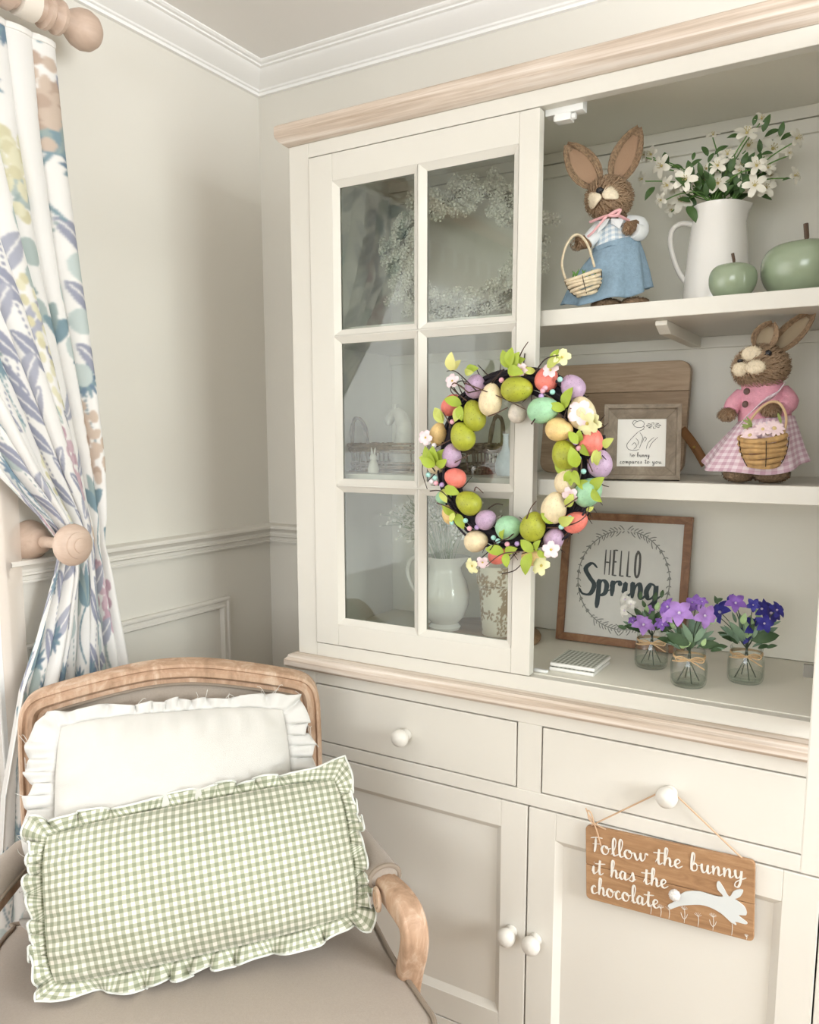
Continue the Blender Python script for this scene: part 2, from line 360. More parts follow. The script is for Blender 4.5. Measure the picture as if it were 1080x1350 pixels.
for nm, ax, s0, s1 in (('baseboard_left', 'left', 0, -.803), ('baseboard_back', 'back', 0, .4065)):
    rail_seg(nm, BB, ax, s0, s1, m_trim)
PM = [(0, 0), (0, .010), (.004, .0135), (.009, .0125), (.012, .008), (.017, .0075), (.021, .012), (.026, .0125), (.029, .007), (.030, 0)]
def panel_mould(name, y0, y1, z0, z1):
    c = [(y0, z0), (y1, z0), (y1, z1), (y0, z1)]; sg = [(1, 1), (-1, 1), (-1, -1), (1, -1)]
    mb = MB(); mb.sweep(PM, list(range(4)), lambda i, a, b: (b, c[i][0]+sg[i][0]*a, c[i][1]+sg[i][1]*a), closed=True)
    return struct(obj(name, mb, m_trim, ang=25))
panel_mould('trim_10', -.775, -.177, .27, .970)
# ------------------------------------------------------------------ curtain pole, floral curtain, sheer, holdback
m_polew = wood('pale_turned_wood', ('#b89f8c', '#c6ae9c', '#d2bdac'), 5, (4, 1, 4), .5, bump=.05)
m_cream = mat('cream_enamel', '#e6ddd0', .35)
t = thing('curtain_pole', 'pale turned wood curtain pole with round ball finial', 'curtain pole', (.115, -.66, 2.165))
pc = Vector((.115, 0, 2.165))
obj('pole', MB().tube([(pc.x, -.735, pc.z), (pc.x, -2.62, pc.z)], .021, 20), m_polew, t)
fin = [(.0, -.602), (.012, -.603), (.024, -.609), (.033, -.620), (.0365, -.635), (.034, -.650), (.027, -.663), (.021, -.671), (.019, -.679), (.022, -.684), (.030, -.688), (.031, -.695), (.026, -.700), (.024, -.708), (.031, -.714), (.031, -.722), (.023, -.727), (.021, -.736)]
for yy, sg, nm in ((0, 1, 'finial'), (-3.355, -1, 'finial')):
    obj(nm, MB().lathe([(r, (h if sg > 0 else yy-h)) for r, h in fin], (pc.x, 0, pc.z), 28, 'y'), m_polew, t)
obj('collar', MB().lathe([(.022, -.738), (.029, -.740), (.030, -.752), (.029, -.775), (.022, -.777)], (pc.x, 0, pc.z), 24, 'y'), m_cream, t)
for yb in (-.80, -2.5):
    bk = MB(); bk.lathe([(.034, 0), (.034, .010), (.022, .016), (.014, .03), (.014, .082)], (0, yb, pc.z), 20, 'x'); bk.lathe([(.021, yb-.012), (.028, yb-.012), (.028, yb+.012), (.021, yb+.012)], (pc.x, 0, pc.z), 24, 'y')
    obj('bracket', bk, m_polew, t)
for k in range(9):
    obj('curtain_ring', MB().tube([(pc.x+math.cos(q)*.031, -.86-.052*k, pc.z-.004+math.sin(q)*.031) for q in [2*PI*i/20 for i in range(20)]], .0045, 8, closed=True), m_polew, t)
# floral cloth: print colours computed on a dense cloth grid from leaf, stem and blossom motifs
NU, NV = 520, 1000
CW = 1.55
def lerp_tab(tab, z):
    tab = sorted(tab); zs = [a for a, b in tab]; return np.interp(z, zs, [b for a, b in tab])
ztop = 2.124
zz = np.linspace(ztop, .02, NV)
yr = lerp_tab([(2.135, -.692), (1.9, -.680), (1.7, -.664), (1.5, -.643), (1.35, -.630), (1.22, -.628), (1.17, -.632), (1.05, -.618), (.9, -.598), (.7, -.585), (.4, -.575), (0, -.57)], zz)
yl = lerp_tab([(2.135, -1.42), (1.95, -1.36), (1.75, -1.22), (1.6, -1.08), (1.45, -.95), (1.33, -.86), (1.24, -.775), (1.18, -.731), (1.12, -.745), (1.0, -.79), (.9, -.835), (.7, -.885), (.4, -.92), (0, -.94)], zz)
S_, Z_ = np.meshgrid(np.linspace(0, 1, NU), zz, indexing='ij')
YR = np.broadcast_to(yr, S_.shape); YL = np.broadcast_to(yl, S_.shape)
wd = YR-YL
tz = (ztop-Z_)/ztop
nf = 12.0
ph = 2*PI*nf*(S_**.92)+.5*np.sin(3*Z_+4*S_)+.35*np.sin(7*S_+2.2*Z_)
amp = np.clip(.50*wd/nf, .0065, .019)*np.clip(.5+4*tz, .5, 1)*(.8+.35*np.sin(9*S_+1.3))
pinch = np.exp(-((Z_-1.18)/.05)**2)

sq = np.sin(ph); fold = np.sign(sq)*np.abs(sq)**.8
X = .082+amp*fold+.016*np.sin(.23*ph+Z_*1.5)*(1-.6*pinch)*np.clip(tz*5, 0, 1)
X = np.maximum(X, .037)
# fold overlap: cloth shifts sideways with the fold, which gives the deep creases
Y = YR-wd*S_+.30*wd/nf*np.cos(ph)*(.9)
sag = .05*np.sin(PI*S_)*np.exp(-((Z_-1.42)/.22)**2)
Zw = Z_-sag*.35
PS = .58; UU = S_*CW*PS; VV = (ztop-Z_+.10*S_*np.clip((1.9-Z_), 0, .8))*PS
pr = np.zeros((NU, NV, 3), np.float32); base = np.array(srgb('#f0eeea')[:3]); pr[:] = base
rng = np.random.RandomState(11)
cols = {k: np.array(srgb(v)[:3], np.float32) for k, v in dict(sage='#b2bfbc', sage2='#9fafae', lil='#aeb0bd', lil2='#9c9fb0', teal='#869ea8', blue='#788da0', pink='#d2b8c0', pink2='#c4a5b0', yel='#e2dec2', yel2='#d6d0ae', tan='#cfbdad', tan2='#bda797', mint='#c3cecb').items()}
def win(cu, cv, r):
    i0, i1 = int(max(0, (cu-r)/(CW*PS)*(NU-1))), int(min(NU-1, max(0, (cu+r)/(CW*PS)*(NU-1))))+1
    m_ = (np.abs(UU[i0:i1]-cu) < r) & (np.abs(VV[i0:i1]-cv) < r); return i0, i1, m_
def put(cu, cv, r, test, col):
    i0, i1, m_ = win(cu, cv, r)
    if i1 <= i0: return
    m_ = m_ & test(UU[i0:i1]-cu, VV[i0:i1]-cv); pr[i0:i1][m_] = col
def leaf_m(cu, cv, L, wdt, ang, col, vein=None):
    ca, sa = math.cos(ang), math.sin(ang)
    def T(du, dv):
        a = (du*ca+dv*sa)/L; b = (-du*sa+dv*ca)/wdt; return (np.abs(a) < 1) & (np.abs(b) < np.clip(1-a*a, 0, 1)**.8)
    put(cu, cv, L*1.05, T, col)
    if vein is not None: put(cu, cv, L, lambda du, dv: (np.abs(-du*sa+dv*ca) < .0011) & (np.abs(du*ca+dv*sa) < L*.85), vein)
def dot(cu, cv, r, col): put(cu, cv, r*1.01, lambda du, dv: du*du+dv*dv < r*r, col)
def stem(p0, p1, wdt, col, bend=.02):
    for k in range(26):
        q = k/25; cu = p0[0]+(p1[0]-p0[0])*q+bend*math.sin(PI*q); cv = p0[1]+(p1[1]-p0[1])*q; dot(cu, cv, wdt, col)
white = base
cells = [(a, b) for a in range(-1, 12) for b in range(-1, 17)]; rng.shuffle(cells)
for n_, (a, b) in enumerate(cells):
    cu = (a+.5+rng.uniform(-.35, .35))*.098; cv = (b+.5+rng.uniform(-.35, .35))*.098; k = [0, 1, 0, 1, 2, 4, 5, 6, 5, 3, 4, 1][rng.randint(0, 12)]; an = rng.uniform(-.6, .6)-PI/2
    if k == 0:      # eucalyptus stem with round leaves
        c = cols['sage'] if rng.rand() < .6 else cols['mint']; stem((cu, cv-.09), (cu+.03, cv+.09), .0022, cols['sage2'])
        for j in range(6):
            s_ = -1 if j % 2 else 1; dot(cu+s_*.024+.005*j, cv-.075+j*.030, .017-.0008*j, c)
    elif k == 1:    # long lilac leaves on a stem
        stem((cu, cv-.08), (cu+.02, cv+.09), .0022, cols['lil2'])
        for j in range(5):
            s_ = -1 if j % 2 else 1; leaf_m(cu+s_*.03, cv-.06+j*.034, .034, .0125, -PI/2+s_*.85, cols['lil'] if j % 2 else cols['lil2'], white)
    elif k in (2, 3):    # full round blossom heads made of many florets
        c1, c2 = [(cols['pink'], cols['pink2']), (cols['tan'], cols['tan2']), (cols['yel'], cols['yel2'])][rng.randint(0, 3)]
        stem((cu, cv+.02), (cu+.01, cv+.12), .0025, cols['sage2'])
        for j in range(34):
            r_ = .042*math.sqrt(rng.rand()); q = rng.rand()*2*PI; dot(cu+r_*math.cos(q), cv+r_*math.sin(q)*1.15, .0075, c1 if j % 3 else c2)
        for j in range(7):
            q = j*2*PI/7; leaf_m(cu+.018*math.cos(q), cv+.018*math.sin(q), .011, .0055, q, c1)
        dot(cu, cv, .007, c2)
    elif k == 4:    # thistle heads
        for j in range(3):
            x_, y_ = cu+(j-1)*.036, cv-.03+.03*((j*2) % 3); stem((x_, y_), (cu, cv+.10), .002, cols['teal'])
            for q in range(11): leaf_m(x_+.010*math.cos(q*.571), y_+.010*math.sin(q*.571), .0115, .0032, q*.571, cols['teal'] if q % 2 else cols['blue'])
    elif k == 5:    # dark teal leaf fans
        for j in range(5): q = -PI/2+(j-2)*.5; leaf_m(cu+.025*math.cos(q), cv+.025*math.sin(q), .028, .010, q, cols['sage2'] if j % 2 else cols['teal'])
        stem((cu, cv), (cu, cv+.07), .0024, cols['teal'])
    else:           # spikes of pale buds
        for j in range(20): dot(cu+.011*math.sin(j*2.4), cv-.075+j*.0072, .0058, cols['yel'] if j % 3 else cols['yel2'])
        for s_ in (-1, 1): leaf_m(cu+s_*.026, cv+.055, .028, .009, -PI/2+s_*.7, cols['sage'], white)
for ax_ in (0, 1):
    q_ = pr.copy(); lo = [slice(None)]*2; hi = [slice(None)]*2; lo[ax_] = slice(0, -1); hi[ax_] = slice(1, None)
    q_[tuple(lo)] += pr[tuple(hi)]*.3; q_[tuple(hi)] += pr[tuple(lo)]*.3; w_ = np.full(pr.shape[:2], 1.0); w_[tuple(lo)] += .3; w_[tuple(hi)] += .3; pr = (q_/w_[..., None]).astype(np.float32)
verts = np.stack([X, Y, Zw], -1).reshape(-1, 3)
ii, jj = np.meshgrid(np.arange(NU-1), np.arange(NV-1), indexing='ij'); i0 = (ii*NV+jj).ravel()
faces = np.stack([i0, i0+NV, i0+NV+1, i0+1], -1)
me = bpy.data.meshes.new('curtain'); me.vertices.add(len(verts)); me.vertices.foreach_set('co', verts.ravel().astype(np.float32))
me.loops.add(faces.size); me.loops.foreach_set('vertex_index', faces.ravel().astype(np.int32)); me.polygons.add(len(faces))
me.polygons.foreach_set('loop_start', np.arange(0, faces.size, 4, dtype=np.int32)); me.update(calc_edges=True)
ca = me.color_attributes.new('print', 'FLOAT_COLOR', 'POINT'); rgba = np.ones((NU*NV, 4), np.float32); rgba[:, :3] = pr.reshape(-1, 3); ca.data.foreach_set('color', rgba.ravel())
me.shade_smooth(); me.materials.append(vcol('floral_cotton', .85, .18))
cu_o = bpy.data.objects.new('floral_curtain', me); COL.objects.link(cu_o)
setp(cu_o, 'white curtain printed with muted blue, lilac and pink flowers, tied back', 'curtain')
hd = MB(); hd.sweep([(0, 0), (.0025, .001), (.0035, .006), (.0025, .011), (0, .012)], [tuple(verts[i*NV]) for i in range(0, NU, 3)], lambda f, a, b: (f[0]+a, f[1], f[2]-.004+b))
obj('heading_tape', hd, mat('curtain_heading', '#e9e6e0', .8), cu_o)
# sheer
sh = MB(); sh.grid(lambda s, q: (.022+.007*math.sin(s*2*PI*17+q*1.5), -.765-.022*(1-q)*0-1.70*s-.03*q*(1-s), 2.09-2.06*q), 240, 24)
setp(obj('sheer_curtain', sh, sheer('cream_voile', '#f3e9df', .35)), 'plain cream voile sheer hanging behind the floral curtain', 'curtain')
# holdback
t = thing('curtain_holdback', 'pale turned wood holdback knob gathering the floral curtain', 'curtain holdback', (0, -.745, 1.183))
hp = (0, -.745, 1.183)
obj('wall_plate', MB().lathe([(0, 0), (.040, 0), (.042, .006), (.040, .014), (.033, .024), (.027, .034), (.024, .046), (.016, .052)], hp, 28, 'x'), m_polew, t)
obj('stem', MB().lathe([(.013, .050), (.011, .07), (.0105, .118), (.014, .124), (.0135, .128)], hp, 20, 'x'), m_polew, t)
obj('knob', MB().lathe([(.012, .124), (.030, .127), (.039, .134), (.0415, .142), (.040, .149), (.034, .155), (.026, .158), (.0255, .1615), (.019, .165), (.0145, .1655), (.014, .168), (.009, .1705), (0, .171)], hp, 32, 'x'), m_polew, t)
# ------------------------------------------------------------------ dresser base
m_cab = mat('cream_cabinet_paint_dimmed', '#dedad0', .42, bump=.03, bscale=120)  # cream paint darkened so the fronts look less brightly lit
m_in = mat('cream_cabinet_paint_lit', '#f3efe2', .5)  # same cream paint, lightened to put extra light into the interior
m_wash = wood('whitewashed_wood', ('#a8937f', '#cdbcab', '#e6dbd0'), 6, (.35, 16, 16), .6, bump=.15, pos=(.28, .46, .62), dist=.25)
m_knob = mat('cream_knob', '#e0dcd3', .3)
m_steel = mat('hinge_steel', '#8f8f8a', .4, metal=1)
X0, X1, XM = .4073, 1.5077, .9575
YB, YF = -.3963, -.3839
base = thing('dresser_cabinet', 'cream dresser base with two drawers and two panelled doors', 'cabinet', (.9575, -.2, 0))
mb = MB()
mb.box(X0, X0+.02, YB+.02, -.02, .08, .8869).box(X1-.02, X1, YB+.02, -.02, .08, .8869).box(X0+.02, X1-.02, -.03, -.02, .08, .8869)
mb.box(X0+.02, X1-.02, YB+.03, -.03, .16, .18).box(X0+.02, X1-.02, YB+.03, -.03, .705, .72)
obj('carcass', mb, m_cab, base, smooth=False)
fr = MB(); FT = .022
fr.box(X0, .4605, YB, YB+FT, .08, .8869).box(1.4545, X1, YB, YB+FT, .08, .8869)
fr.box(.4605, 1.4545, YB, YB+FT, .8625, .8869).box(.4605, 1.4545, YB, YB+FT, .7035, .7318).box(.935, .9825, YB, YB+FT, .7318, .8625).box(.4605, 1.4545, YB, YB+FT, .08, .192)
obj('face_frame', fr, m_cab, base, smooth=False, bevel=.0012)
obj('plinth', MB().box(X0+.01, X1-.01, YB+.03, -.03, 0, .08), m_cab, base, smooth=False)
def knob(par, x, y, z, s=1.0):
    return obj('knob', MB().lathe([(0.010*s, 0), (.0125*s, -.001), (.0125*s, -.004), (.0085*s, -.008), (.0085*s, -.012), (.014*s, -.016), (.0178*s, -.022), (.0182*s, -.028), (.0158*s, -.034), (.0095*s, -.0385), (.0, -.0395)], (x, y, z), 28, 'y'), m_knob, par)
for (a, b) in ((.4630, .9325), (.9850, 1.4520)):
    d = obj('drawer', MB().box(a, b, YB-.0005, YB+.02, .7345, .8600), m_cab, base, smooth=False, bevel=.0015)
    d2 = MB().box(a+.01, b-.01, YB+.022, -.05, .745, .755); d2.box(a+.01, a+.02, YB+.022, -.05, .755, .83).box(b-.02, b-.01, YB+.022, -.05, .755, .83)
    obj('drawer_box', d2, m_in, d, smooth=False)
    knob(d, .6915 if a < .5 else 1.2165, YB-.0005, .7905)
def panel_door(par, a, b, z0, z1, y, st=.054):
    """frame and sunk panel with a sloped inner edge"""
    mb = MB(); yo = y+.020; e = .012; yp = y+.011
    A, B, C_, D = a+st, b-st, z0+st+.004, z1-st
    mb.box(a, A, y, yo, z0, z1).box(B, b, y, yo, z0, z1).box(A, B, y, yo, z0, C_).box(A, B, y, yo, D, z1)
    d = obj('door', mb, m_cab, par, smooth=False, bevel=.0012)
    q = MB(); o = [(A, C_), (B, C_), (B, D), (A, D)]; i = [(A+e, C_+e), (B-e, C_+e), (B-e, D-e), (A+e, D-e)]
    vs = [(x, y+.0012, z) for x, z in o]+[(x, yp, z) for x, z in i]; q.add(vs, [(k, (k+1) % 4, 4+(k+1) % 4, 4+k) for k in range(4)]+[(4, 5, 6, 7)])
    obj('door_panel', q, m_cab, d, smooth=False); return d
dl = panel_door(base, .4635, .9575, .1950, .7005, YB-.0005); knob(dl, .9295, YB-.0005, .4390)
dr = panel_door(base, .9605, 1.4520, .1950, .7005, YB-.0005); knob(dr, .9800, YB-.0005, .4390)
# wooden top with a stepped nose
tp = [(-.0, .8869), (-.398, .8869), (-.400, .8890), (-.4035, .8905), (-.4130, .8935), (-.4185, .8985), (-.4193, .9050), (-.4185, .9105), (-.4120, .9150), (-.4105, .9200), (0, .9200)]
mb = MB(); n = len(tp)
def wt(x, k):
    y, z = tp[k]; ov = max(0, -y-.398); return (x-(ov*.72 if x < 1 else -ov*.72), y, z)
vs = [wt(X0, k) for k in range(n)]+[wt(X1, k) for k in range(n)]
mb.add(vs, [tuple(range(n)), tuple(range(2*n-1, n-1, -1))]+[(k, (k+1) % n, n+(k+1) % n, n+k) for k in range(n)])
top = obj('dresser_worktop', mb, m_wash, ang=25); setp(top, 'whitewashed wooden dresser top with rounded edge, between drawers and glazed hutch', 'worktop')
# ------------------------------------------------------------------ hutch
hu = thing('dresser_hutch', 'cream dresser hutch with glazed doors, shelves and whitewashed wooden cornice', 'cabinet', (.9575, -.2, .92))
ZB, ZT = .92, 1.9731
obj('side_panel', MB().box(X0, X0+.018, YF+.022, -.002, ZB, 2.005), m_cab, hu, smooth=False)
obj('side_panel', MB().box(X1-.018, X1, YF+.022, -.002, ZB, 2.005), m_cab, hu, smooth=False)
bk = MB(); zs = [.9501, 1.9655, 1.9880]
for a, b in zip(zs[:-1], zs[1:]):
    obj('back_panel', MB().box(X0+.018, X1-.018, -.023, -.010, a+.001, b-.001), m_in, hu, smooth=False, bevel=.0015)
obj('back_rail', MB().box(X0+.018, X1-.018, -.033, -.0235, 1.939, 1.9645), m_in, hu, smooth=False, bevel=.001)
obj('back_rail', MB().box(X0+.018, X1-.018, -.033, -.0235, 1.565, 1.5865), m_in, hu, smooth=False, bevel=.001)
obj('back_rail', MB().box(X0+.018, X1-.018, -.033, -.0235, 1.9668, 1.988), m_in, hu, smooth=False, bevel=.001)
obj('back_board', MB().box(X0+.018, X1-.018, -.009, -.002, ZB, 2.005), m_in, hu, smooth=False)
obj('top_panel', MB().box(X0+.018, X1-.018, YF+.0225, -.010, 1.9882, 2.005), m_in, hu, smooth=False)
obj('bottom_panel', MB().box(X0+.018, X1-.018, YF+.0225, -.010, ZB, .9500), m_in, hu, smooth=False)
fr = MB(); fr.box(X0, .4570, YF, YF+.022, ZB, ZT).box(1.4580, X1, YF, YF+.022, ZB, ZT).box(.4570, 1.4580, YF, YF+.022, 1.9453, ZT).box(.4570, 1.4580, YF, YF+.022, ZB, .9485)
obj('face_frame', fr, m_cab, hu, smooth=False, bevel=.0012)
for (a, b) in ((1.5867, 1.6143), (1.2843, 1.3138)):
    s = obj('shelf', MB().box(X0+.0185, X1-.0185, -.3494, -.0235, a, b), m_cab, hu, smooth=False, bevel=.0015)
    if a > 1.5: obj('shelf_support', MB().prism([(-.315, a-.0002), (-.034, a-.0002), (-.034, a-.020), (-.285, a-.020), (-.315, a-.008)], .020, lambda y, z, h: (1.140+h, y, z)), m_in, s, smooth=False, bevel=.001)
# cornice
cp_ = [(0, 0), (.004, .001), (.014, .0085), (.020, .0165), (.021, .022), (.021, .037), (.018, .040), (.006, .041), (-.10, .041)]
mb = MB(); path = [(X0, -.002, -1, 0), (X0, YF, -1, -1), (X1, YF, 1, -1), (X1, -.002, 1, 0)]
mb.sweep(cp_, path, lambda f, a, b: (f[0]+f[2]*a, f[1]+f[3]*a, ZT+b)); mb.add([(X0+.05, -.002, ZT+.0405), (X0+.05, YF+.05, ZT+.0405), (X1-.05, YF+.05, ZT+.0405), (X1-.05, -.002, ZT+.0405)], [(0, 1, 2, 3)])
obj('cornice', mb, m_wash, hu, ang=25, bevel=0)
# glazed doors: built closed at the left hinge, in local coordinates (x from the hinge, y out of the face)
m_glass = thin_glass('cabinet_glass', (.89, .915, .89), (.8, .86, .82), refl=1.5)
px_ = [(.0700, .2405), (.2685, .4430)]; pz_ = [(1.0095, 1.2770), (1.3050, 1.5780), (1.6055, 1.8785)]
DW = .4925; DZ0, DZ1 = .9505, 1.9430
def glazed_door(hinge, ang, flip):
    """flip mirrors the door about its hinge"""
    f = -1 if flip else 1; e = .012; d0, d1 = -.003, .019; mb = MB()
    xs = [0]+[v for p in px_ for v in (p[0]-e, p[1]+e)]+[DW]; zs = [DZ0]+[v for p in pz_ for v in (p[0]-e, p[1]+e)]+[DZ1]
    def bx(a, b, c, d): mb.box(min(f*a, f*b), max(f*a, f*b), d0, d1, c-ZB, d-ZB)
    bx(xs[0], xs[1], DZ0, DZ1); bx(xs[4], xs[5], DZ0, DZ1)
    for k in (0, 2, 4, 6): bx(xs[1], xs[4], zs[k], zs[k+1])
    for k in (1, 3, 5): bx(xs[2], xs[3], zs[k], zs[k+1])
    d = obj('glazed_door', mb, m_cab, hu, world=False, smooth=False, bevel=.0015)
    d.location = (hinge[0]-.9575, hinge[1]+.2, 0); d.rotation_euler = (0, 0, ang)
    for (a, b) in px_:
        for (c, g) in pz_:
            A, B, C_, D = f*(a-e), f*(b+e), c-e-ZB, g+e-ZB; A2, B2, C2, D2 = f*a, f*b, c-ZB, g-ZB
            q = MB()
            for s, y0, y1 in ((1, d0, d0+.0095), (-1, d1, d1-.006)):
                vs = [(A, y0, C_), (B, y0, C_), (B, y0, D), (A, y0, D), (A2, y1, C2), (B2, y1, C2), (B2, y1, D2), (A2, y1, D2)]
                q.add(vs, [(k, (k+1) % 4, 4+(k+1) % 4, 4+k) for k in range(4)])
            obj('glazing_bead', q, m_cab, d, world=False, smooth=False)
            obj('pane', MB().box(min(A2, B2)-.002, max(A2, B2)+.002, .0075, .0095, C2-.002, D2+.002), m_glass, d, world=False, smooth=False)
    for z in (1.032, 1.88):
        h = MB().lathe([(.015, 0), (.017, .001), (.017, .010), (.014, .012)], (f*.030, d1-.001, z-ZB), 20, 'y'); h.box(min(f*.004, f*.05), max(f*.004, f*.05), d1, d1+.010, z-ZB-.006, z-ZB+.006)
        h.box(min(f*-.0002, f*.006), max(f*-.0002, f*.006), d1, d1+.030, z-ZB-.010, z-ZB+.010)
        obj('hinge', h, m_steel, d, world=False)
    return d
glazed_door((.4590, YF), 0, False)
glazed_door((1.4560, YF-.004), math.radians(91.6), True)
# catches fixed to the hutch
m_plast = mat('white_plastic', '#f4f4f1', .35)
mb = MB().box(.9510, 1.0180, -.3619, -.3400, 1.9350, 1.9560); mb.box(.9690, .9970, -.3640, -.3430, 1.9230, 1.9350).box(.9650, .9700, -.3590, -.3480, 1.9255, 1.9345)
mb.tube([(.9970, -.3550, 1.9290), (1.0040, -.3550, 1.9290)], .0055, 14)
obj('magnetic_catch', mb, m_plast, hu, bevel=.001)
mb = MB().box(.9450, .9745, -.3560, -.3445, .9501, .9560)
obj('door_stop', mb, m_plast, hu, bevel=.003)
# ------------------------------------------------------------------ armchair (local: x across, -y forward, z up)
CHM = Vector((.3565, -.679, 0)); CHD = Vector((.7197, .6942, 0)).normalized(); CHN = Vector((.6942, -.7197, 0)).normalized()
CHA = math.atan2(CHD.y, CHD.x)
def cw(s, t_, z): return CHM+CHD*s+CHN*t_+Vector((0, 0, z))
m_oak = wood('weathered_oak', ('#97795f', '#b8977c', '#d6c0aa'), 8, (4, 4, 1.2), .62, bump=.35, pos=(.3, .5, .72), dist=.6)
m_lin = mat('beige_linen', '#a3978a', .9, bump=.3, bscale=900, sheen=.2, var=.05, vscale=300)
m_pip = mat('beige_piping', '#8f8273', .9, bump=.2, bscale=900)
ch = thing('armchair', 'beige upholstered armchair with carved weathered oak frame beside the dresser', 'armchair', (CHM.x, CHM.y, 0), CHA)
def lean(z): return -.065*(.97-z)/.47
half = [(.270, .36), (.273, .50), (.276, .62), (.278, .74), (.278, .83), (.2765, .878), (.268, .906), (.246, .925), (.20, .938), (.13, .953), (.06, .9645), (0, .968)]
cs = -.014
outl = catmull([Vector((s+cs, 0, z)) for s, z in half]+[Vector((-s+cs, 0, z)) for s, z in half[-2::-1]], 6)
n = len(outl); nor = []
for i in range(n):
    a, b = outl[max(i-1, 0)], outl[min(i+1, n-1)]; tg = (b-a).normalized(); nor.append(Vector((-tg.z, 0, tg.x)))   # inward
prof = [(.0, .016), (.001, -.012), (.005, -.020), (.010, -.0215), (.013, -.017), (.0145, -.0175), (.019, -.0225), (.027, -.0235), (.032, -.018), (.0335, -.013), (.036, -.014), (.041, -.0145), (.045, -.010), (.046, .0), (.046, .016), (0, .016)]
mb = MB(); mb.sweep(prof, list(range(n)), lambda i, a, b: (outl[i].x+nor[i].x*a, lean(outl[i].z)+b, outl[i].z+nor[i].z*a))
obj('back_frame', mb, m_oak, ch, world=False, ang=35)
# upholstered back: fills the frame's inner outline
inn = [Vector((outl[i].x+nor[i].x*.044, 0, outl[i].z+nor[i].z*.044)) for i in range(n)]
inn = [p for p in inn if p.z > .47]
cx_, cz_ = cs, .70
def bp(q, r):
    i = q*(len(inn)-1); k = min(int(i), len(inn)-2); p = inn[k].lerp(inn[k+1], i-k); x = cx_+(p.x-cx_)*r; z = cz_+(p.z-cz_)*r
    return (x, lean(z)-.004-.020*(1-r**2.5), z)
mb = MB(); mb.grid(bp, 80, 12); obj('backrest', mb, m_lin, ch, world=False)
mb = MB().tube([(p.x, lean(p.z)-.009, p.z) for p in inn], .0032, 8); obj('backrest_piping', mb, m_pip, ch, world=False)
mb = MB(); mb.grid(lambda q, r: (lambda a: (a[0], lean(a[2])+.010+.012*(1-r**2), a[2]))(bp(q, r)), 40, 6); obj('outside_back', mb, m_lin, ch, world=False)
# seat
so = [(-.262, .045), (-.315, .065), (-.336, .18), (-.350, .30), (-.374, .42), (-.380, .47), (-.355, .525), (-.25, .555), (-.12, .568), (0, .572)]
so = so+[(-a, b) for a, b in so[-2::-1]]
seat_o = catmull([Vector((a, -b, 0)) for a, b in so], 6, closed=True)
SZ = .495; ctr = Vector((0, -.29, 0))
def seatf(q, r):
    i = q*len(seat_o); k = int(i) % len(seat_o); p = seat_o[k].lerp(seat_o[(k+1) % len(seat_o)], i-int(i)); 
    if r <= .75: f = r/.75; return tuple(ctr+(p-ctr)*f+Vector((0, 0, SZ+.022*(1-f**3))))
    f = (r-.75)/.25; return tuple(ctr+(p-ctr)*(1-.012*f)+Vector((0, 0, SZ-.085*f)))
mb = MB(); mb.grid(seatf, 120, 22, cu=True); obj('seat', mb, m_lin, ch, world=False, ang=55)
obj('seat_piping', MB().tube([p+Vector((0, 0, SZ)) for p in seat_o], .0042, 8, closed=True), m_pip, ch, world=False)
mb = MB(); mb.sweep([(.006, .41), (.004, .405), (.004, .375), (-.004, .37), (-.006, .345), (-.03, .34)], list(range(len(seat_o))), lambda i, a, b: tuple(ctr+(seat_o[i]-ctr)*(1+a*3)+Vector((0, 0, b))), closed=True)
obj('seat_rail', mb, m_oak, ch, world=False, ang=30)
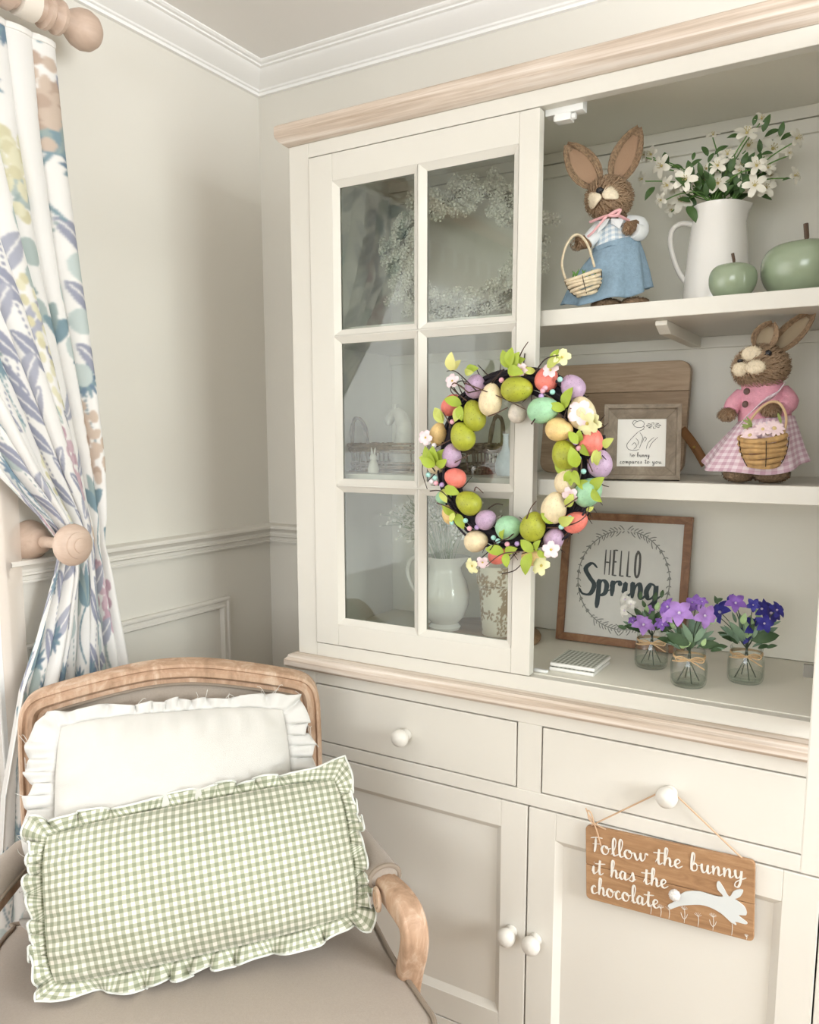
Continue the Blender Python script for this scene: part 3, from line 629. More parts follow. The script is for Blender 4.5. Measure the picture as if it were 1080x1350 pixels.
for sx in (-1, 1):
    fl_ = catmull([(sx*.335, -.50, .40), (sx*.352, -.525, .33), (sx*.340, -.515, .20), (sx*.328, -.505, .08), (sx*.340, -.52, .012), (sx*.345, -.53, 0)], 5)
    obj('leg', MB().tube(fl_, [.034-.020*min(1, i/18) for i in range(len(fl_))], 14), m_oak, ch, world=False)
    rl = catmull([(sx*.255, -.075, .42), (sx*.25, -.06, .25), (sx*.245, -.005, 0)], 6)
    obj('leg', MB().tube(rl, [.026-.010*i/(len(rl)-1) for i in range(len(rl))], 12), m_oak, ch, world=False)
    # arm: wooden rail, curved post, upholstered pad
    ar = catmull([(sx*.262, -.02, .640), (sx*.284, -.06, .624), (sx*.304, -.12, .614), (sx*.324, -.20, .610), (sx*.340, -.275, .620), (sx*.353, -.335, .624), (sx*.364, -.374, .614), (sx*.368, -.386, .590), (sx*.369, -.376, .555), (sx*.369, -.350, .505), (sx*.369, -.328, .455), (sx*.368, -.318, .40), (sx*.366, -.314, .36)], 6)
    L = len(ar); mb = MB(); vs_ = []; seg = 24
    def arf(q, r):
        i = r*(L-1); k = min(int(i), L-2); p = ar[k].lerp(ar[k+1], i-k); tg = (ar[min(k+2, L-1)]-ar[max(k-1, 0)]).normalized(); sd = Vector((1, 0, 0)); sd = (sd-tg*sd.dot(tg)).normalized(); up = sd.cross(tg)
        w_ = .0175+.0045*(r > .25)*min(1, (r-.25)*6); h_ = .019+.006*math.exp(-((r-.50)/.12)**2); a = 2*PI*q; c_, s_ = math.cos(a), math.sin(a); e = .55
        gx = math.copysign(abs(c_)**e, c_); gy = math.copysign(abs(s_)**e, s_); rim = 1-.10*math.exp(-((abs(gx)-.55)/.13)**2)*(abs(gy) > .8)
        return tuple(p+sd*gx*w_+up*gy*h_*rim)
    mb.grid(arf, 48, 70, cu=True); mb.f += [tuple(i*70 for i in range(48)), tuple(i*70+69 for i in range(48))]
    am = obj('arm', mb, m_oak, ch, world=False, ang=35)
    for rad in (.0175, .011):
        c = Vector((sx*.338-sx*.0165, -.318, .618))
        obj('arm_scroll', MB().tube([c+Vector((-sx*.002-sx*.30*math.cos(q)*-rad*.2, math.cos(q)*-rad, math.sin(q)*rad)) for q in [2*PI*i/24 for i in range(24)]], .0035, 8, closed=True), m_oak, am, world=False)
    pd = catmull([(sx*.280, -.050, .640), (sx*.296, -.10, .640), (sx*.312, -.16, .639), (sx*.328, -.230, .637), (sx*.340, -.285, .636)], 8)
    L = len(pd); mb = MB()
    def padf(q, r):
        i = r*(L-1); k = min(int(i), L-2); p = pd[k].lerp(pd[k+1], i-k); tg = (pd[k+1]-pd[k]).normalized(); sd = tg.cross(Vector((0, 0, 1))).normalized(); up = sd.cross(tg)
        e = 1 if .03 < r < .97 else .9; a = 2*PI*q; return tuple(p+sd*math.cos(a)*.031*e+up*(math.sin(a)*.023*e if math.sin(a) > 0 else math.sin(a)*.020))
    mb.grid(padf, 28, 30, cu=True); mb.f += [tuple(i*30 for i in range(28)), tuple(i*30+29 for i in range(28))]
    pdo = obj('arm_pad', mb, m_lin, ch, world=False, ang=60)
    for r in (.985,):
        obj('pad_piping', MB().tube([padf(q/28, r) for q in range(28)], .0045, 8, closed=True), m_pip, pdo, world=False)
    for q0 in (.0, .5):
        obj('pad_piping', MB().tube([padf(q0, r/20) for r in range(21)], .0035, 8), m_pip, pdo, world=False)
# ------------------------------------------------------------------ cushions
def cushion(name, label, mat_b, mat_r, corners, th, frill, waves, amp, seed, hem=None, sides=(1, 1, 1, 1), corner=.3):
    TL, TR, BR, BL = [cw(*c) for c in corners]; rg = random.Random(seed)
    c = (TL+TR+BR+BL)/4; ax = ((TR+BR)-(TL+BL))/2; ay = ((TL+TR)-(BL+BR))/2; N = ax.cross(ay).normalized(); W_, H_ = ax.length, ay.length
    if N.dot(Vector(CAM)-c) < 0: N = -N
    X_ = ax/W_; Y_ = (ay-X_*ay.dot(X_)).normalized()
    root = thing(name, label, 'cushion', tuple(c-Y_*H_/2))
    def plan(u, v): return (W_/2*u*(1-.045*v**4), H_/2*v*(1-.07*u**4))
    def wr(u, v): return .0028*math.sin(9*u+4*v+seed)+.002*math.sin(17*v-6*u)+.006*math.exp(-((abs(u)-.93)/.12)**2)*math.sin(22*v+seed)+.006*math.exp(-((abs(v)-.92)/.12)**2)*math.sin(30*u+seed)
    mb = MB(); uv = []; nu, nv = 56, 40
    for sd in (1, -1):
        def fn(a, b):
            u = math.sin((a-.5)*PI); v = math.sin((b-.5)*PI); x, y = plan(u, v); h = th*((1-u*u)*(1-v*v))**.58
            uv.append((x+1, y+1)); return tuple(c+X_*x+Y_*y+N*sd*(h+wr(u, v)*min(1, h/th*2.5))*(1 if sd > 0 else .35))
        mb.grid(fn, nu, nv)
    b = obj('cushion_cover', mb, mat_b, root, uv=uv, ang=0)
    # frill: gathered strip all round the seam
    P = []; seg = 46
    for k in range(seg*4):
        e, q = divmod(k, seg); q = q/seg*2-1
        u, v = [(q, 1), (1, -q), (-q, -1), (-1, q)][e]; x, y = plan(u, v)
        on_ = Vector([(0, 1), (1, 0), (0, -1), (-1, 0)][e]); cr = Vector((u, v)).normalized()
        t_ = max(0, (abs(q)-.86)/.14); on_ = on_.lerp(Vector((math.copysign(.75, u), math.copysign(.75, v))), t_*.95) if True else on_
        P.append((x, y, on_, sides[e]*(1-t_)+(sides[e]*.5+.5+corner)*t_))
    n_ = len(P); phs = [0]*n_; acc = 0
    for k in range(n_):
        acc += 2*PI*waves/n_*(1+.55*math.sin(k*.21+seed)); phs[k] = acc
    tot = acc; target = round(tot/(2*PI))*2*PI; phs = [p*target/tot for p in phs]
    sub = 4; rows = 6; mb = MB(); uv = []
    def fr(a, r):
        i = a*n_; k = int(i+1e-6) % n_; f = i-int(i+1e-6); l = (k+1) % n_; x = P[k][0]*(1-f)+P[l][0]*f; y = P[k][1]*(1-f)+P[l][1]*f; o = P[k][2].lerp(P[l][2], f)
        p = phs[k]+((phs[l]-phs[k]) % (2*PI))*f; sc = P[k][3]*(1-f)+P[l][3]*f; ln = frill*sc*(1+.16*math.sin(p*.5+seed)+.10*math.sin(p*.23))
        sw = amp*r**.8*(math.sin(p)+.45*math.sin(2.1*p+1)+.3*math.sin(.37*p)); tw = amp*.7*r*math.cos(p+.6); tx, ty = -o.y, o.x
        drop = -.012*r*r if False else 0
        uv.append((1+i/n_*2*(W_+H_)*1.7, 1+r*ln*1.2)); q = c+X_*(x+o.x*ln*r+tx*tw)+Y_*(y+o.y*ln*r+ty*tw)+N*sw
        return tuple(q)
    mb.grid(fr, n_*sub, rows, cu=True)
    fo = obj('frill', mb, mat_r, root, uv=uv, ang=0, solid=.0016)
    uv2 = uv[:]; edge = [fr(i/(n_*sub), 1.0) for i in range(n_*sub)]
    if hem: obj('frill_hem', MB().tube(edge, .0019, 6, closed=True), hem, fo)
    return root, edge, N
m_wh = mat('white_washed_linen', '#d4d1ca', .9, bump=.35, bscale=700, sheen=.2)
m_wf = mat('white_linen_frill', '#d9d7d2', .9, bump=.3, bscale=700)
r1, e1, N1 = cushion('white_frilled_cushion', 'white linen cushion with frayed frill, behind the green checked cushion', m_wh, m_wf, [(-.228, .068, .892), (.200, .070, .886), (.19, .200, .535), (-.205, .205, .530)], .078, .046, 46, .008, 3, sides=(.45, .95, .5, 1), corner=.1)
th_ = MB(); rg = random.Random(5)
for k in range(70):
    i = rg.randrange(len(e1)); p = Vector(e1[i]); 
    if p.z < .60: continue
    q = p+Vector((rg.uniform(-.012, .012), rg.uniform(-.012, .012), rg.uniform(-.006, .016))); r_ = q+Vector((rg.uniform(-.008, .008), rg.uniform(-.008, .008), rg.uniform(-.008, .010)))
    th_.tube(catmull([p, q, r_], 3), .0005, 4)
setp(obj('loose_threads', th_, m_wh, r1), kind='stuff')
m_gg = gingham('sage_gingham', '#e3e0d3', '#8f957c', .0062, mid='#b3b59e')
m_hem = mat('white_hem', '#dfe1da', .8)
cushion('green_gingham_cushion', 'sage green and white gingham cushion with frilled edge, propped on the armchair seat', m_gg, m_gg, [(-.226, .205, .748), (.282, .190, .789), (.290, .300, .580), (-.200, .315, .533)], .105, .025, 40, .012, 8, hem=m_hem, sides=(.8, .9, 1, .9), corner=.55)
# ------------------------------------------------------------------ shared small meshes: leaf, petal, blossom
def leaf_mb(L=1.0, W_=.5, curl=.18, fold=.12, n=7, tip=1.0, notch=False):
    """leaf from the origin along +y, facing +z"""
    mb = MB(); vs = []
    for i in range(n+1):
        q = i/n; wd = W_*.5*math.sin(PI*min(1, q**.85))**.75 if tip else W_*.5*math.sqrt(max(0, 1-(2*q-1)**2))
        if notch: wd = W_*.5*math.sin(PI*(.05+.80*q))**.8
        if i == 0: wd = W_*.04
        if i == n: wd = W_*(.20 if notch else .01)
        for k in (-1, 0, 1):
            vs.append((k*wd, q*L-(.06*L if notch and i == n and k == 0 else 0), fold*abs(k)*wd*2+curl*L*math.sin(PI*q*.9)*.6-curl*L*q*q*.5))
    fs = []
    for i in range(n):
        for k in (0, 1): a = i*3+k; fs.append((a, a+1, a+4, a+3))
    mb.add(vs, fs); return mb
def look(direction, face):
    """rotation with +y along direction and +z turned to face"""
    y = Vector(direction).normalized(); f = Vector(face); z = (f-y*f.dot(y)); z = z.normalized() if z.length > 1e-4 else y.orthogonal().normalized(); x = y.cross(z)
    return x, y, z
def inst_l(name, me, parent, local):
    o = bpy.data.objects.new(name, me); COL.objects.link(o); o.parent = parent; o.matrix_local = local; return o
# ------------------------------------------------------------------ egg wreath on the glazed door
YWR = -.412
def wp(cx, cy, o=0): return on(540+cx/3.857, 440+cy/3.857, 'y', YWR-o)
m_twig = mat('dark_twig', '#3b2c26', .8); m_twig2 = mat('brown_twig', '#5d4438', .8); m_twigd = mat('black_twig_ring', '#262028', .85)
egg_m = dict(l=speckle('lilac_egg', '#c0a3bf', '#5d4a5c'), c=speckle('cream_egg', '#ecd9b3', '#a98d5e', .12), g=speckle('olive_green_egg', '#a9ad35', '#4a4a14', .22), r=speckle('coral_egg', '#ee8274', '#8d4438', .12), m=speckle('mint_egg', '#a3d1a9', '#5f8a66', .12), w=speckle('grey_white_egg', '#ddd4c8', '#a39a8c', .1), y=speckle('yellow_egg', '#ecca8a', '#9b7d45', .12))
wc = wp(545, 650)
wt_ = thing('egg_wreath', 'Easter wreath of pastel speckled eggs, leaves and twigs on the glazed door', 'wreath', tuple(wc))
rg = random.Random(21); ring = MB()
for k in range(64):
    a0 = rg.uniform(0, 2*PI); ln = rg.uniform(1.2, 2.8); r0 = rg.uniform(-.020, .020); y0 = rg.uniform(-.017, .015); w1 = rg.uniform(.5, 2)
    ring.tube([(wc.x+(.138+r0+.006*math.sin(w1*5*i/24+k))*math.cos(a0+ln*i/24), wc.y+y0+.005*math.sin(k+i*.5), wc.z+(.140+r0+.006*math.sin(w1*5*i/24+k))*math.sin(a0+ln*i/24)) for i in range(25)], rg.uniform(.0014, .003), 5)
ring.tube([(wc.x+.138*math.cos(q), wc.y+.002, wc.z+.140*math.sin(q)) for q in [2*PI*i/48 for i in range(48)]], .012, 8, closed=True)
obj('twig_ring', ring, m_twigd, wt_)
eggs = [(335, 268, 118, 100, 15, 'l', .012), (412, 335, 158, 112, 10, 'c', .022), (547, 282, 160, 118, 90, 'g', .022), (698, 230, 120, 108, 20, 'r', .012), (830, 272, 122, 108, -35, 'l', .008), (682, 388, 156, 120, 80, 'm', .024), (548, 402, 98, 88, 0, 'w', .004), (875, 402, 150, 126, -10, 'c', .012), (762, 487, 130, 108, 95, 'y', .024), (790, 615, 142, 118, -20, 'g', .020), (925, 552, 124, 108, 20, 'r', .010), (970, 662, 128, 110, 10, 'l', .008), (795, 750, 124, 104, 10, 'c', .014), (910, 805, 150, 118, 40, 'm', .012), (735, 885, 152, 118, 12, 'c', .020), (845, 958, 124, 96, 60, 'r', .010), (735, 1042, 108, 94, 30, 'l', .008), (628, 980, 146, 120, 15, 'g', .022), (505, 985, 132, 118, 70, 'm', .014), (390, 945, 108, 98, 60, 'l', .016), (300, 860, 136, 116, -60, 'g', .022), (232, 733, 114, 98, -70, 'r', .018), (215, 620, 122, 98, 5, 'l', .016), (270, 522, 144, 120, -22, 'g', .022), (328, 416, 154, 112, -12, 'g', .016), (212, 362, 120, 90, 40, 'r', .006), (145, 510, 122, 88, 20, 'y', .006), (135, 662, 104, 96, 0, 'c', .004), (178, 830, 96, 72, 70, 'm', .002), (205, 920, 104, 80, -25, 'y', .004), (340, 1055, 126, 108, 75, 'c', .014), (455, 1128, 116, 84, 70, 'r', .004), (625, 1135, 112, 86, 80, 'y', .004), (556, 192, 106, 74, 85, 'y', .002)]
egg_me = {}
for k, m in egg_m.items():
    egg_me[k] = basemesh('egg', MB().ell((0, 0, 0), (1, 1, 1), None, 20, 14, egg=.13), m)
for (cx, cy, L, W_, ang, c, o) in eggs:
    p = wp(cx, cy, o+.004); s = 1/3.857/700; a = math.radians(ang)
    zax = Vector((math.sin(a), -.12, math.cos(a))).normalized(); yax = Vector((0, -1, 0)); yax = (yax-zax*yax.dot(zax)).normalized(); xax = yax.cross(zax)
    m = frame_mat(p, xax*(W_/2*s), yax*(W_/2*s), zax*(L/2*s)); inst('egg', egg_me[c], wt_, m)
bead_c = dict(m=mat('mint_bead', '#a9dcd2', .35), p=mat('pink_bead', '#eeb0be', .35), l=mat('lilac_bead', '#b79acb', .35), w=mat('white_bead', '#efe7ea', .35))
bead_me = {k: basemesh('bead', MB().ell((0, 0, 0), (.0047, .0047, .0047), None, 14, 10), m) for k, m in bead_c.items()}
beads = [(765, 232, 'm'), (727, 296, 'm'), (678, 290, 'p'), (670, 318, 'l'), (468, 236, 'p'), (217, 448, 'p'), (125, 568, 'w'), (95, 718, 'm'), (130, 733, 'm'), (135, 760, 'p'), (165, 768, 'l'), (112, 752, 'w'), (305, 990, 'p'), (343, 984, 'l'), (427, 1037, 'm'), (450, 1053, 'm'), (497, 1070, 'p'), (547, 1068, 'l'), (860, 583, 'p'), (860, 634, 'm'), (885, 700, 'm'), (815, 937, 'm'), (772, 982, 'm'), (845, 553, 'l'), (215, 960, 'm'), (285, 950, 'm'), (95, 555, 'w'), (690, 275, 'p')]
for i, (cx, cy, c) in enumerate(beads):
    inst('bead', bead_me[c], wt_, Matrix.Translation(wp(cx, cy, .030)))
m_lf = [mat('lime_leaf', '#a5b93c', .5, var=.2, vscale=60), mat('pale_lime_leaf', '#c7cf6a', .5, var=.2, vscale=60), mat('yellow_leaf', '#e1dd8e', .5, var=.15, vscale=60)]
lf_me = [basemesh('leaf', leaf_mb(1, .58, .2, .15), m) for m in m_lf]
# leaves: crop position of the base, heading in degrees (0 = up, clockwise), length, tone
lv = [(510, 175, -20, 90, 0), (510, 165, 8, 85, 0), (515, 175, 40, 95, 0), (505, 175, 65, 95, 0), (500, 180, 105, 90, 0), (215, 190, 10, 95, 2), (225, 185, 40, 60, 2), (285, 195, 80, 85, 0), (280, 190, 100, 60, 1), (255, 365, 170, 75, 0), (265, 360, -70, 90, 0), (262, 370, 200, 80, 1), (130, 670, -30, 110, 0), (130, 670, 5, 105, 0), (135, 672, 35, 105, 0), (140, 675, 60, 75, 0), (128, 675, -55, 85, 0), (170, 455, -30, 90, 1), (165, 450, -5, 70, 1), (790, 385, -70, 75, 0), (790, 380, 20, 100, 0), (860, 560, 10, 70, 0), (870, 560, 140, 70, 0), (855, 560, -35, 70, 0), (985, 575, 55, 70, 1), (960, 680, -10, 85, 1), (950, 670, 20, 70, 1), (850, 680, -10, 100, 0), (800, 705, -60, 70, 0), (820, 700, 170, 70, 0), (835, 695, 150, 75, 0), (815, 695, 200, 60, 0), (925, 790, 50, 95, 0), (925, 790, -65, 80, 0), (930, 790, 140, 75, 0), (745, 955, -60, 80, 0), (740, 950, 30, 80, 0), (800, 880, 30, 75, 1), (760, 960, 70, 90, 1), (630, 1110, -50, 85, 0), (640, 1105, 30, 70, 0), (650, 1105, 110, 60, 0), (620, 1115, 195, 110, 0), (480, 1110, -80, 90, 0), (485, 1105, 75, 70, 0), (490, 1115, 170, 70, 0), (470, 1045, 20, 60, 0), (240, 915, 150, 85, 0), (235, 915, -60, 80, 0), (225, 910, 190, 50, 1), (180, 780, 110, 90, 0), (170, 790, 150, 80, 1), (725, 150, 30, 70, 0), (700, 170, 60, 80, 1), (640, 190, -80, 60, 1), (900, 900, 60, 40, 1), (105, 640, -80, 60, 1)]
for i, (cx, cy, hd, L, tn) in enumerate(lv):
    p = wp(cx, cy, .030+.006*math.sin(i*1.7)); a = math.radians(hd); d = Vector((math.sin(a), -.25+.2*math.sin(i*2.3), math.cos(a)))
    x, y, z = look(d, (.3*math.sin(i*3.1), -1, .35*math.cos(i*1.9))); inst('leaf', lf_me[tn], wt_, frame_mat(p, x, y, z, L/3.857/700))
petal_me = {k: basemesh('petal', leaf_mb(1, .85, .25, .05, 6, notch=True), mat(n_, c, .6)) for k, n_, c in (('p', 'pale_pink_petal', '#f1dadd'), ('y', 'pale_yellow_petal', '#eeeab4'), ('w', 'ivory_petal', '#f3efdf'))}
cen_me = basemesh('blossom', MB().ell((0, 0, .05), (.16, .16, .12), None, 8, 6), mat('yellow_flower_centre', '#c9b45a', .7))
def blossom(parent, p, face, size, kind, spin=0, n=5, name='blossom', cm=None):
    """a blossom: its centre is the part, the petals are its sub-parts"""
    z = Vector(face).normalized(); x = z.orthogonal().normalized(); y = z.cross(x)
    b = inst(name, cm or cen_me, parent, frame_mat(p, x, y, z, size*.5))
    for k in range(n):
        q = spin+2*PI*k/n; d = Vector((math.cos(q), math.sin(q), .12)); xx, yy, zz_ = look(d, (0, 0, 1)); inst_l('petal', petal_me[kind], b, frame_mat(d*.06, xx, yy, zz_, 1.0))
    return b
for i, (cx, cy, s, kd) in enumerate([(718, 185, 75, 'p'), (870, 402, 110, 'p'), (905, 455, 110, 'y'), (818, 818, 75, 'p'), (720, 1098, 80, 'p'), (672, 1180, 95, 'y'), (82, 528, 75, 'p'), (372, 1162, 65, 'p'), (320, 1180, 80, 'y'), (218, 240, 70, 'p'), (775, 120, 80, 'y'), (940, 455, 80, 'y'), (570, 180, 60, 'p')]):
    blossom(wt_, wp(cx, cy, .034), (.35*math.sin(i*2.1), -1, .4*math.cos(i*1.3)), s/3.857/700, kd, i)
tw = [[(340, 290), (270, 220), (230, 190), (190, 190)], [(300, 300), (230, 250), (210, 290), (250, 330)], [(260, 320), (225, 270), (260, 240), (300, 250)], [(290, 340), (240, 300), (205, 265)], [(480, 180), (420, 240), (395, 280)], [(560, 115), (580, 75), (603, 42)], [(640, 195), (690, 130), (760, 108)], [(280, 250), (380, 290), (480, 330), (590, 385)], [(300, 300), (400, 270), (470, 190)], [(150, 570), (230, 530), (330, 495)], [(130, 700), (80, 640), (65, 700), (90, 790)], [(160, 690), (240, 650), (310, 610)], [(105, 800), (160, 800), (210, 850)], [(170, 400), (200, 450), (205, 480)], [(800, 385), (790, 430), (830, 460), (880, 480)], [(820, 380), (835, 390), (845, 378)], [(900, 560), (960, 600), (1000, 640)], [(700, 985), (760, 985), (850, 960), (900, 920), (912, 878)], [(540, 1005), (500, 1040), (440, 1060), (400, 1110), (310, 1185)], [(560, 1110), (470, 1120), (390, 1180)], [(470, 1220), (540, 1200), (600, 1130)], [(595, 940), (615, 890), (645, 850)], [(400, 890), (440, 865), (475, 870)], [(330, 800), (340, 780), (375, 810)], [(270, 620), (290, 650), (300, 700)], [(400, 420), (440, 405), (500, 375)], [(620, 460), (640, 430)], [(790, 880), (860, 830)], [(680, 1060), (650, 1090), (570, 1120)], [(140, 860), (200, 885), (250, 915)], [(720, 350), (760, 400), (800, 440)], [(905, 640), (930, 700)]]
for i, pts in enumerate(tw):
    pp = catmull([wp(a, b, .034+.012*math.sin(i+j*1.3)) for j, (a, b) in enumerate(pts)], 5)
    obj('twig', MB().tube(pp, [.0013-.0006*k/len(pp) for k in range(len(pp))], 6), (m_twig, m_twig2)[i % 2], wt_)
sp = MB(); rg = random.Random(4)
for k in range(120):
    a = rg.uniform(0, 2*PI); r0 = .138+rg.choice((-1, 1))*rg.uniform(.012, .022); p = Vector((wc.x+r0*math.cos(a), wc.y-rg.uniform(0, .02), wc.z+(r0+.002)*math.sin(a)))
    dr = Vector((math.cos(a+rg.uniform(-1.3, 1.3)), rg.uniform(-.5, .1), math.sin(a+rg.uniform(-1.3, 1.3))))*(1 if r0 > .138 else -1); q = p+dr*rg.uniform(.012, .026)
    sp.tube([p, p.lerp(q, .5)+Vector((0, 0, rg.uniform(-.003, .003))), q], [.0011, .0009, .0005], 4)
setp(obj('twig_sprigs', sp, m_twig, wt_), kind='stuff')
hk = MB().tube([(wc.x, YF-.008, wc.z+.140), (wc.x, YF-.008, wc.z+.155), (wc.x+.002, YF-.0045, wc.z+.190)], .001, 6); obj('hanging_wire', hk, m_twig, wt_)
# ------------------------------------------------------------------ straw rabbits
m_str = mat('brown_straw', '#a3886c', .85, var=.45, vscale=260, bump=.4, bscale=300)
m_strd = mat('straw_core', '#86684d', .9, var=.3, vscale=200)
m_felt = mat('brown_felt', '#a98a70', .95, bump=.2, bscale=500)
m_crm = mat('cream_sisal', '#eadbc0', .9, var=.1, vscale=250, bump=.4, bscale=400)
m_blk = mat('black_bead', '#17161c', .12)
def straw_on(mb, c, r, rot, n, L, w_, flow, rg, lift=.25, keep=None):
    """blades laid over an ellipsoid, combed along a flow direction"""
    R_ = rot.to_matrix() if rot is not None and not isinstance(rot, Matrix) else (rot or Matrix.Identity(3)); c = Vector(c)
    for _ in range(n):
        z = rg.uniform(-1, 1); q = rg.uniform(0, 2*PI); s_ = math.sqrt(1-z*z); u = Vector((s_*math.cos(q), s_*math.sin(q), z))
        p = c+R_@Vector((u.x*r[0], u.y*r[1], u.z*r[2])); nr = (R_@Vector((u.x/r[0], u.y/r[1], u.z/r[2]))).normalized()
        if keep and not keep(p, nr): continue
        f = flow(p, nr) if callable(flow) else Vector(flow); f = f+Vector((rg.uniform(-.5, .5), rg.uniform(-.5, .5), rg.uniform(-.5, .5))); t_ = f-nr*f.dot(nr)
        if t_.length < 1e-3: continue
        t_.normalize(); sd = t_.cross(nr)*w_*.5; l = L*rg.uniform(.6, 1.3); a = p-nr*.001; b = p+t_*l*.5+nr*l*lift*.7; e = p+t_*l+nr*l*lift*.6
        mb.add([a-sd, a+sd, b+sd*.8, b-sd*.8, e], [(0, 1, 2, 3), (3, 2, 4)])
def ear(par, B, base, tip, wpx, off, cup, rg, tilt=.2, inner=m_felt):
    """flat straw ear with a rim of straw strands and a felt lining"""
    b, t_ = B.p(*base, off), B.p(*tip, off-tilt*.02); ax = (t_-b); L = ax.length; y = ax.normalized(); z = (B.T-y*B.T.dot(y)).normalized(); x = y.cross(z); w_ = wpx*B.m/2
    def prof(q): return w_*max(.02, math.sin(PI*min(1, .10+.88*q**.9))**.72)
    e = MB()
    def sf(sd): return lambda u, q: tuple(b+y*q*L+x*(2*u-1)*prof(q)+z*(cup*w_*((2*u-1)**2)+sd))
    e.grid(sf(-.004), 9, 16); e.grid(sf(-.0005), 9, 16)
    o = obj('ear', e, m_str, par)
    s_ = MB()
    for k in range(46):
        sgn = 1 if k % 2 else -1; f0 = rg.uniform(.62, 1.04); pts = []
        for i in range(9):
            q = min(1, i/8*rg.uniform(.98, 1.0)); pts.append(b+y*q*L+x*sgn*prof(q)*f0+z*(cup*w_*f0*f0+rg.uniform(0, .0025)))
        s_.tube(pts, [.0012]*8+[.0004], 4)
    obj('ear_rim', s_, m_str, o)
    l = MB(); l.grid(lambda u, q: tuple(b+y*(.10+.74*q)*L+x*(2*u-1)*prof(.10+.74*q)*.62*math.sin(PI*(.12+.80*q))**.4+z*(cup*w_*((2*u-1)**2)*.38+.0012)), 7, 12); obj('ear_lining', l, inner, o)
    return o
def skirt(B, rings, nseg, pleat, npl, uvs):
    """cloth tube through rings given as (left px, right px, depth radius, front drop)"""
    mb = MB(); rr = []
    for (l, r, dp, dz) in rings:
        a, b = B.p(*l), B.p(*r); rr.append(((a+b)/2, (b-a)/2, dp, dz))
    n = len(rr); uv = []
    def fn(q, t_):
        i = t_*(n-1); k = min(int(i), n-2); f = i-k; A = [rr[k][j]*(1-f)+rr[k+1][j]*f for j in range(4)]; a = 2*PI*q
        m_ = 1+pleat*t_*math.sin(npl*a+.7*math.sin(2*a))
        uv.append((2+q*uvs[0], 2+t_*uvs[1])); return tuple(A[0]+A[1]*math.cos(a)*m_+B.T*math.sin(a)*A[2]*m_-Vector((0, 0, 1))*A[3]*math.sin(a)+Vector((0, 0, .003*t_*math.sin(npl*a*.5))))
    mb.grid(fn, nseg, 26, cu=False); return mb, uv, fn
def sleeve(par, B, pts, radii, m, name='sleeve'):
    pp = catmull([B.p(u, v, o) for u, v, o in pts], 5); rr = np.interp(np.linspace(0, 1, len(pp)), np.linspace(0, 1, len(radii)), radii); return obj(name, MB().tube(pp, list(rr), 14), m, par)
def woven_bowl(par, name, c, R0, R1, H, tilt, m, ms, rows=6, seg=26, fat=1.0):
    """small basket body: stacked wobbling strands; c = rim centre, tilt = rotation of the axis"""
    s_ = []
    for k in range(rows):
        f = k/(rows-1); r = R1+(R0-R1)*math.sin(f*PI/2)**.8; z = -H+H*f
        pts = [c+tilt@Vector((r*math.cos(q)*(1+.03*math.sin(3*q+k)), r*math.sin(q), z+.0012*math.sin(2*q+k*1.7))) for q in [2*PI*i/seg for i in range(seg)]]
        s_.append(obj('strand', MB().tube(pts, H/rows*.62*fat, 7, closed=True), m, par))
    bt = MB(); bt.grid(lambda q, t_: tuple(c+tilt@Vector((R1*1.02*t_*math.cos(2*PI*q), R1*1.02*t_*math.sin(2*PI*q), -H*1.02))), 20, 3, cu=True); obj('basket_bottom', bt, m, par)
    for k in range(5):
        q = -PI/2+k*2*PI/5+.25; pts = []
        for j in range(8):
            f = j/7; r = (R1+(R0-R1)*math.sin(f*PI/2)**.8)+H/rows*.62*fat; pts.append(c+tilt@Vector((r*math.cos(q), r*math.sin(q), -H+H*f)))
        obj('stake', MB().tube(pts, .0007, 5), ms, par)
# ---- rabbit in the blue skirt, top shelf
rg = random.Random(31)
bb = on(803, 398, 'y', -.262); bb.z = 1.6143
B = PF(bb); k_ = B.m
r1 = thing('straw_rabbit', 'straw rabbit figure in blue skirt and pale check blouse on the top shelf', 'rabbit figure', tuple(bb))
body = MB(); hc = B.p(803, 262, .010); tc = B.p(812, 308); 
body.ell(hc, (29*k_, 27*k_, 26*k_), None, 22, 16); body.ell(tc, (20*k_, 11*k_, 30*k_), None, 20, 14)
body.ell(B.p(812, 352), (28*k_, 18*k_, 38*k_), None, 18, 12); body.tube([B.p(806, 298), B.p(804, 275, .006)], 11*k_, 12)
body.tube([B.p(838, 298, .012), B.p(829, 300, .034)], 8*k_, 10); body.tube([B.p(778, 318, .016), B.p(761, 321, .026)], 8.5*k_, 10)
obj('body', body, m_strd, r1)
fx = MB()
face = (B.T*.75-B.R*.6-B.Z*.25).normalized()
straw_on(fx, hc, (29*k_, 29*k_, 27*k_), None, 1700, .013, .0016, lambda p, n: (p-(hc+face*27*k_)).normalized()+B.Z*-.25, rg)
straw_on(fx, B.p(829, 300, .036), (8.5*k_, 8.5*k_, 8.5*k_), None, 220, .006, .0012, (0, 0, -1), rg); straw_on(fx, B.p(761, 321, .028), (8.5*k_, 8*k_, 8.5*k_), None, 220, .006, .0012, (0, 0, -1), rg)
setp(obj('straw_coat', fx, m_str, r1), kind='stuff')
ear(r1, B, (787, 246), (747, 191), 37, .012, .25, rg); ear(r1, B, (811, 240), (843, 168), 35, .004, .25, rg)
f_ = MB()
for (u, v) in ((838, 392), (800, 397)):
    c_ = B.p(u, v, .012); c_.z = 1.6143+.011; f_ = MB().ell(c_, (19*k_, .030, .0115), None, 16, 10); straw_on(f_, c_, (19*k_, .030, .0115), None, 420, .008, .0014, B.T, rg, keep=lambda p, n: p.z > 1.616)
    obj('foot', f_, m_str, r1)
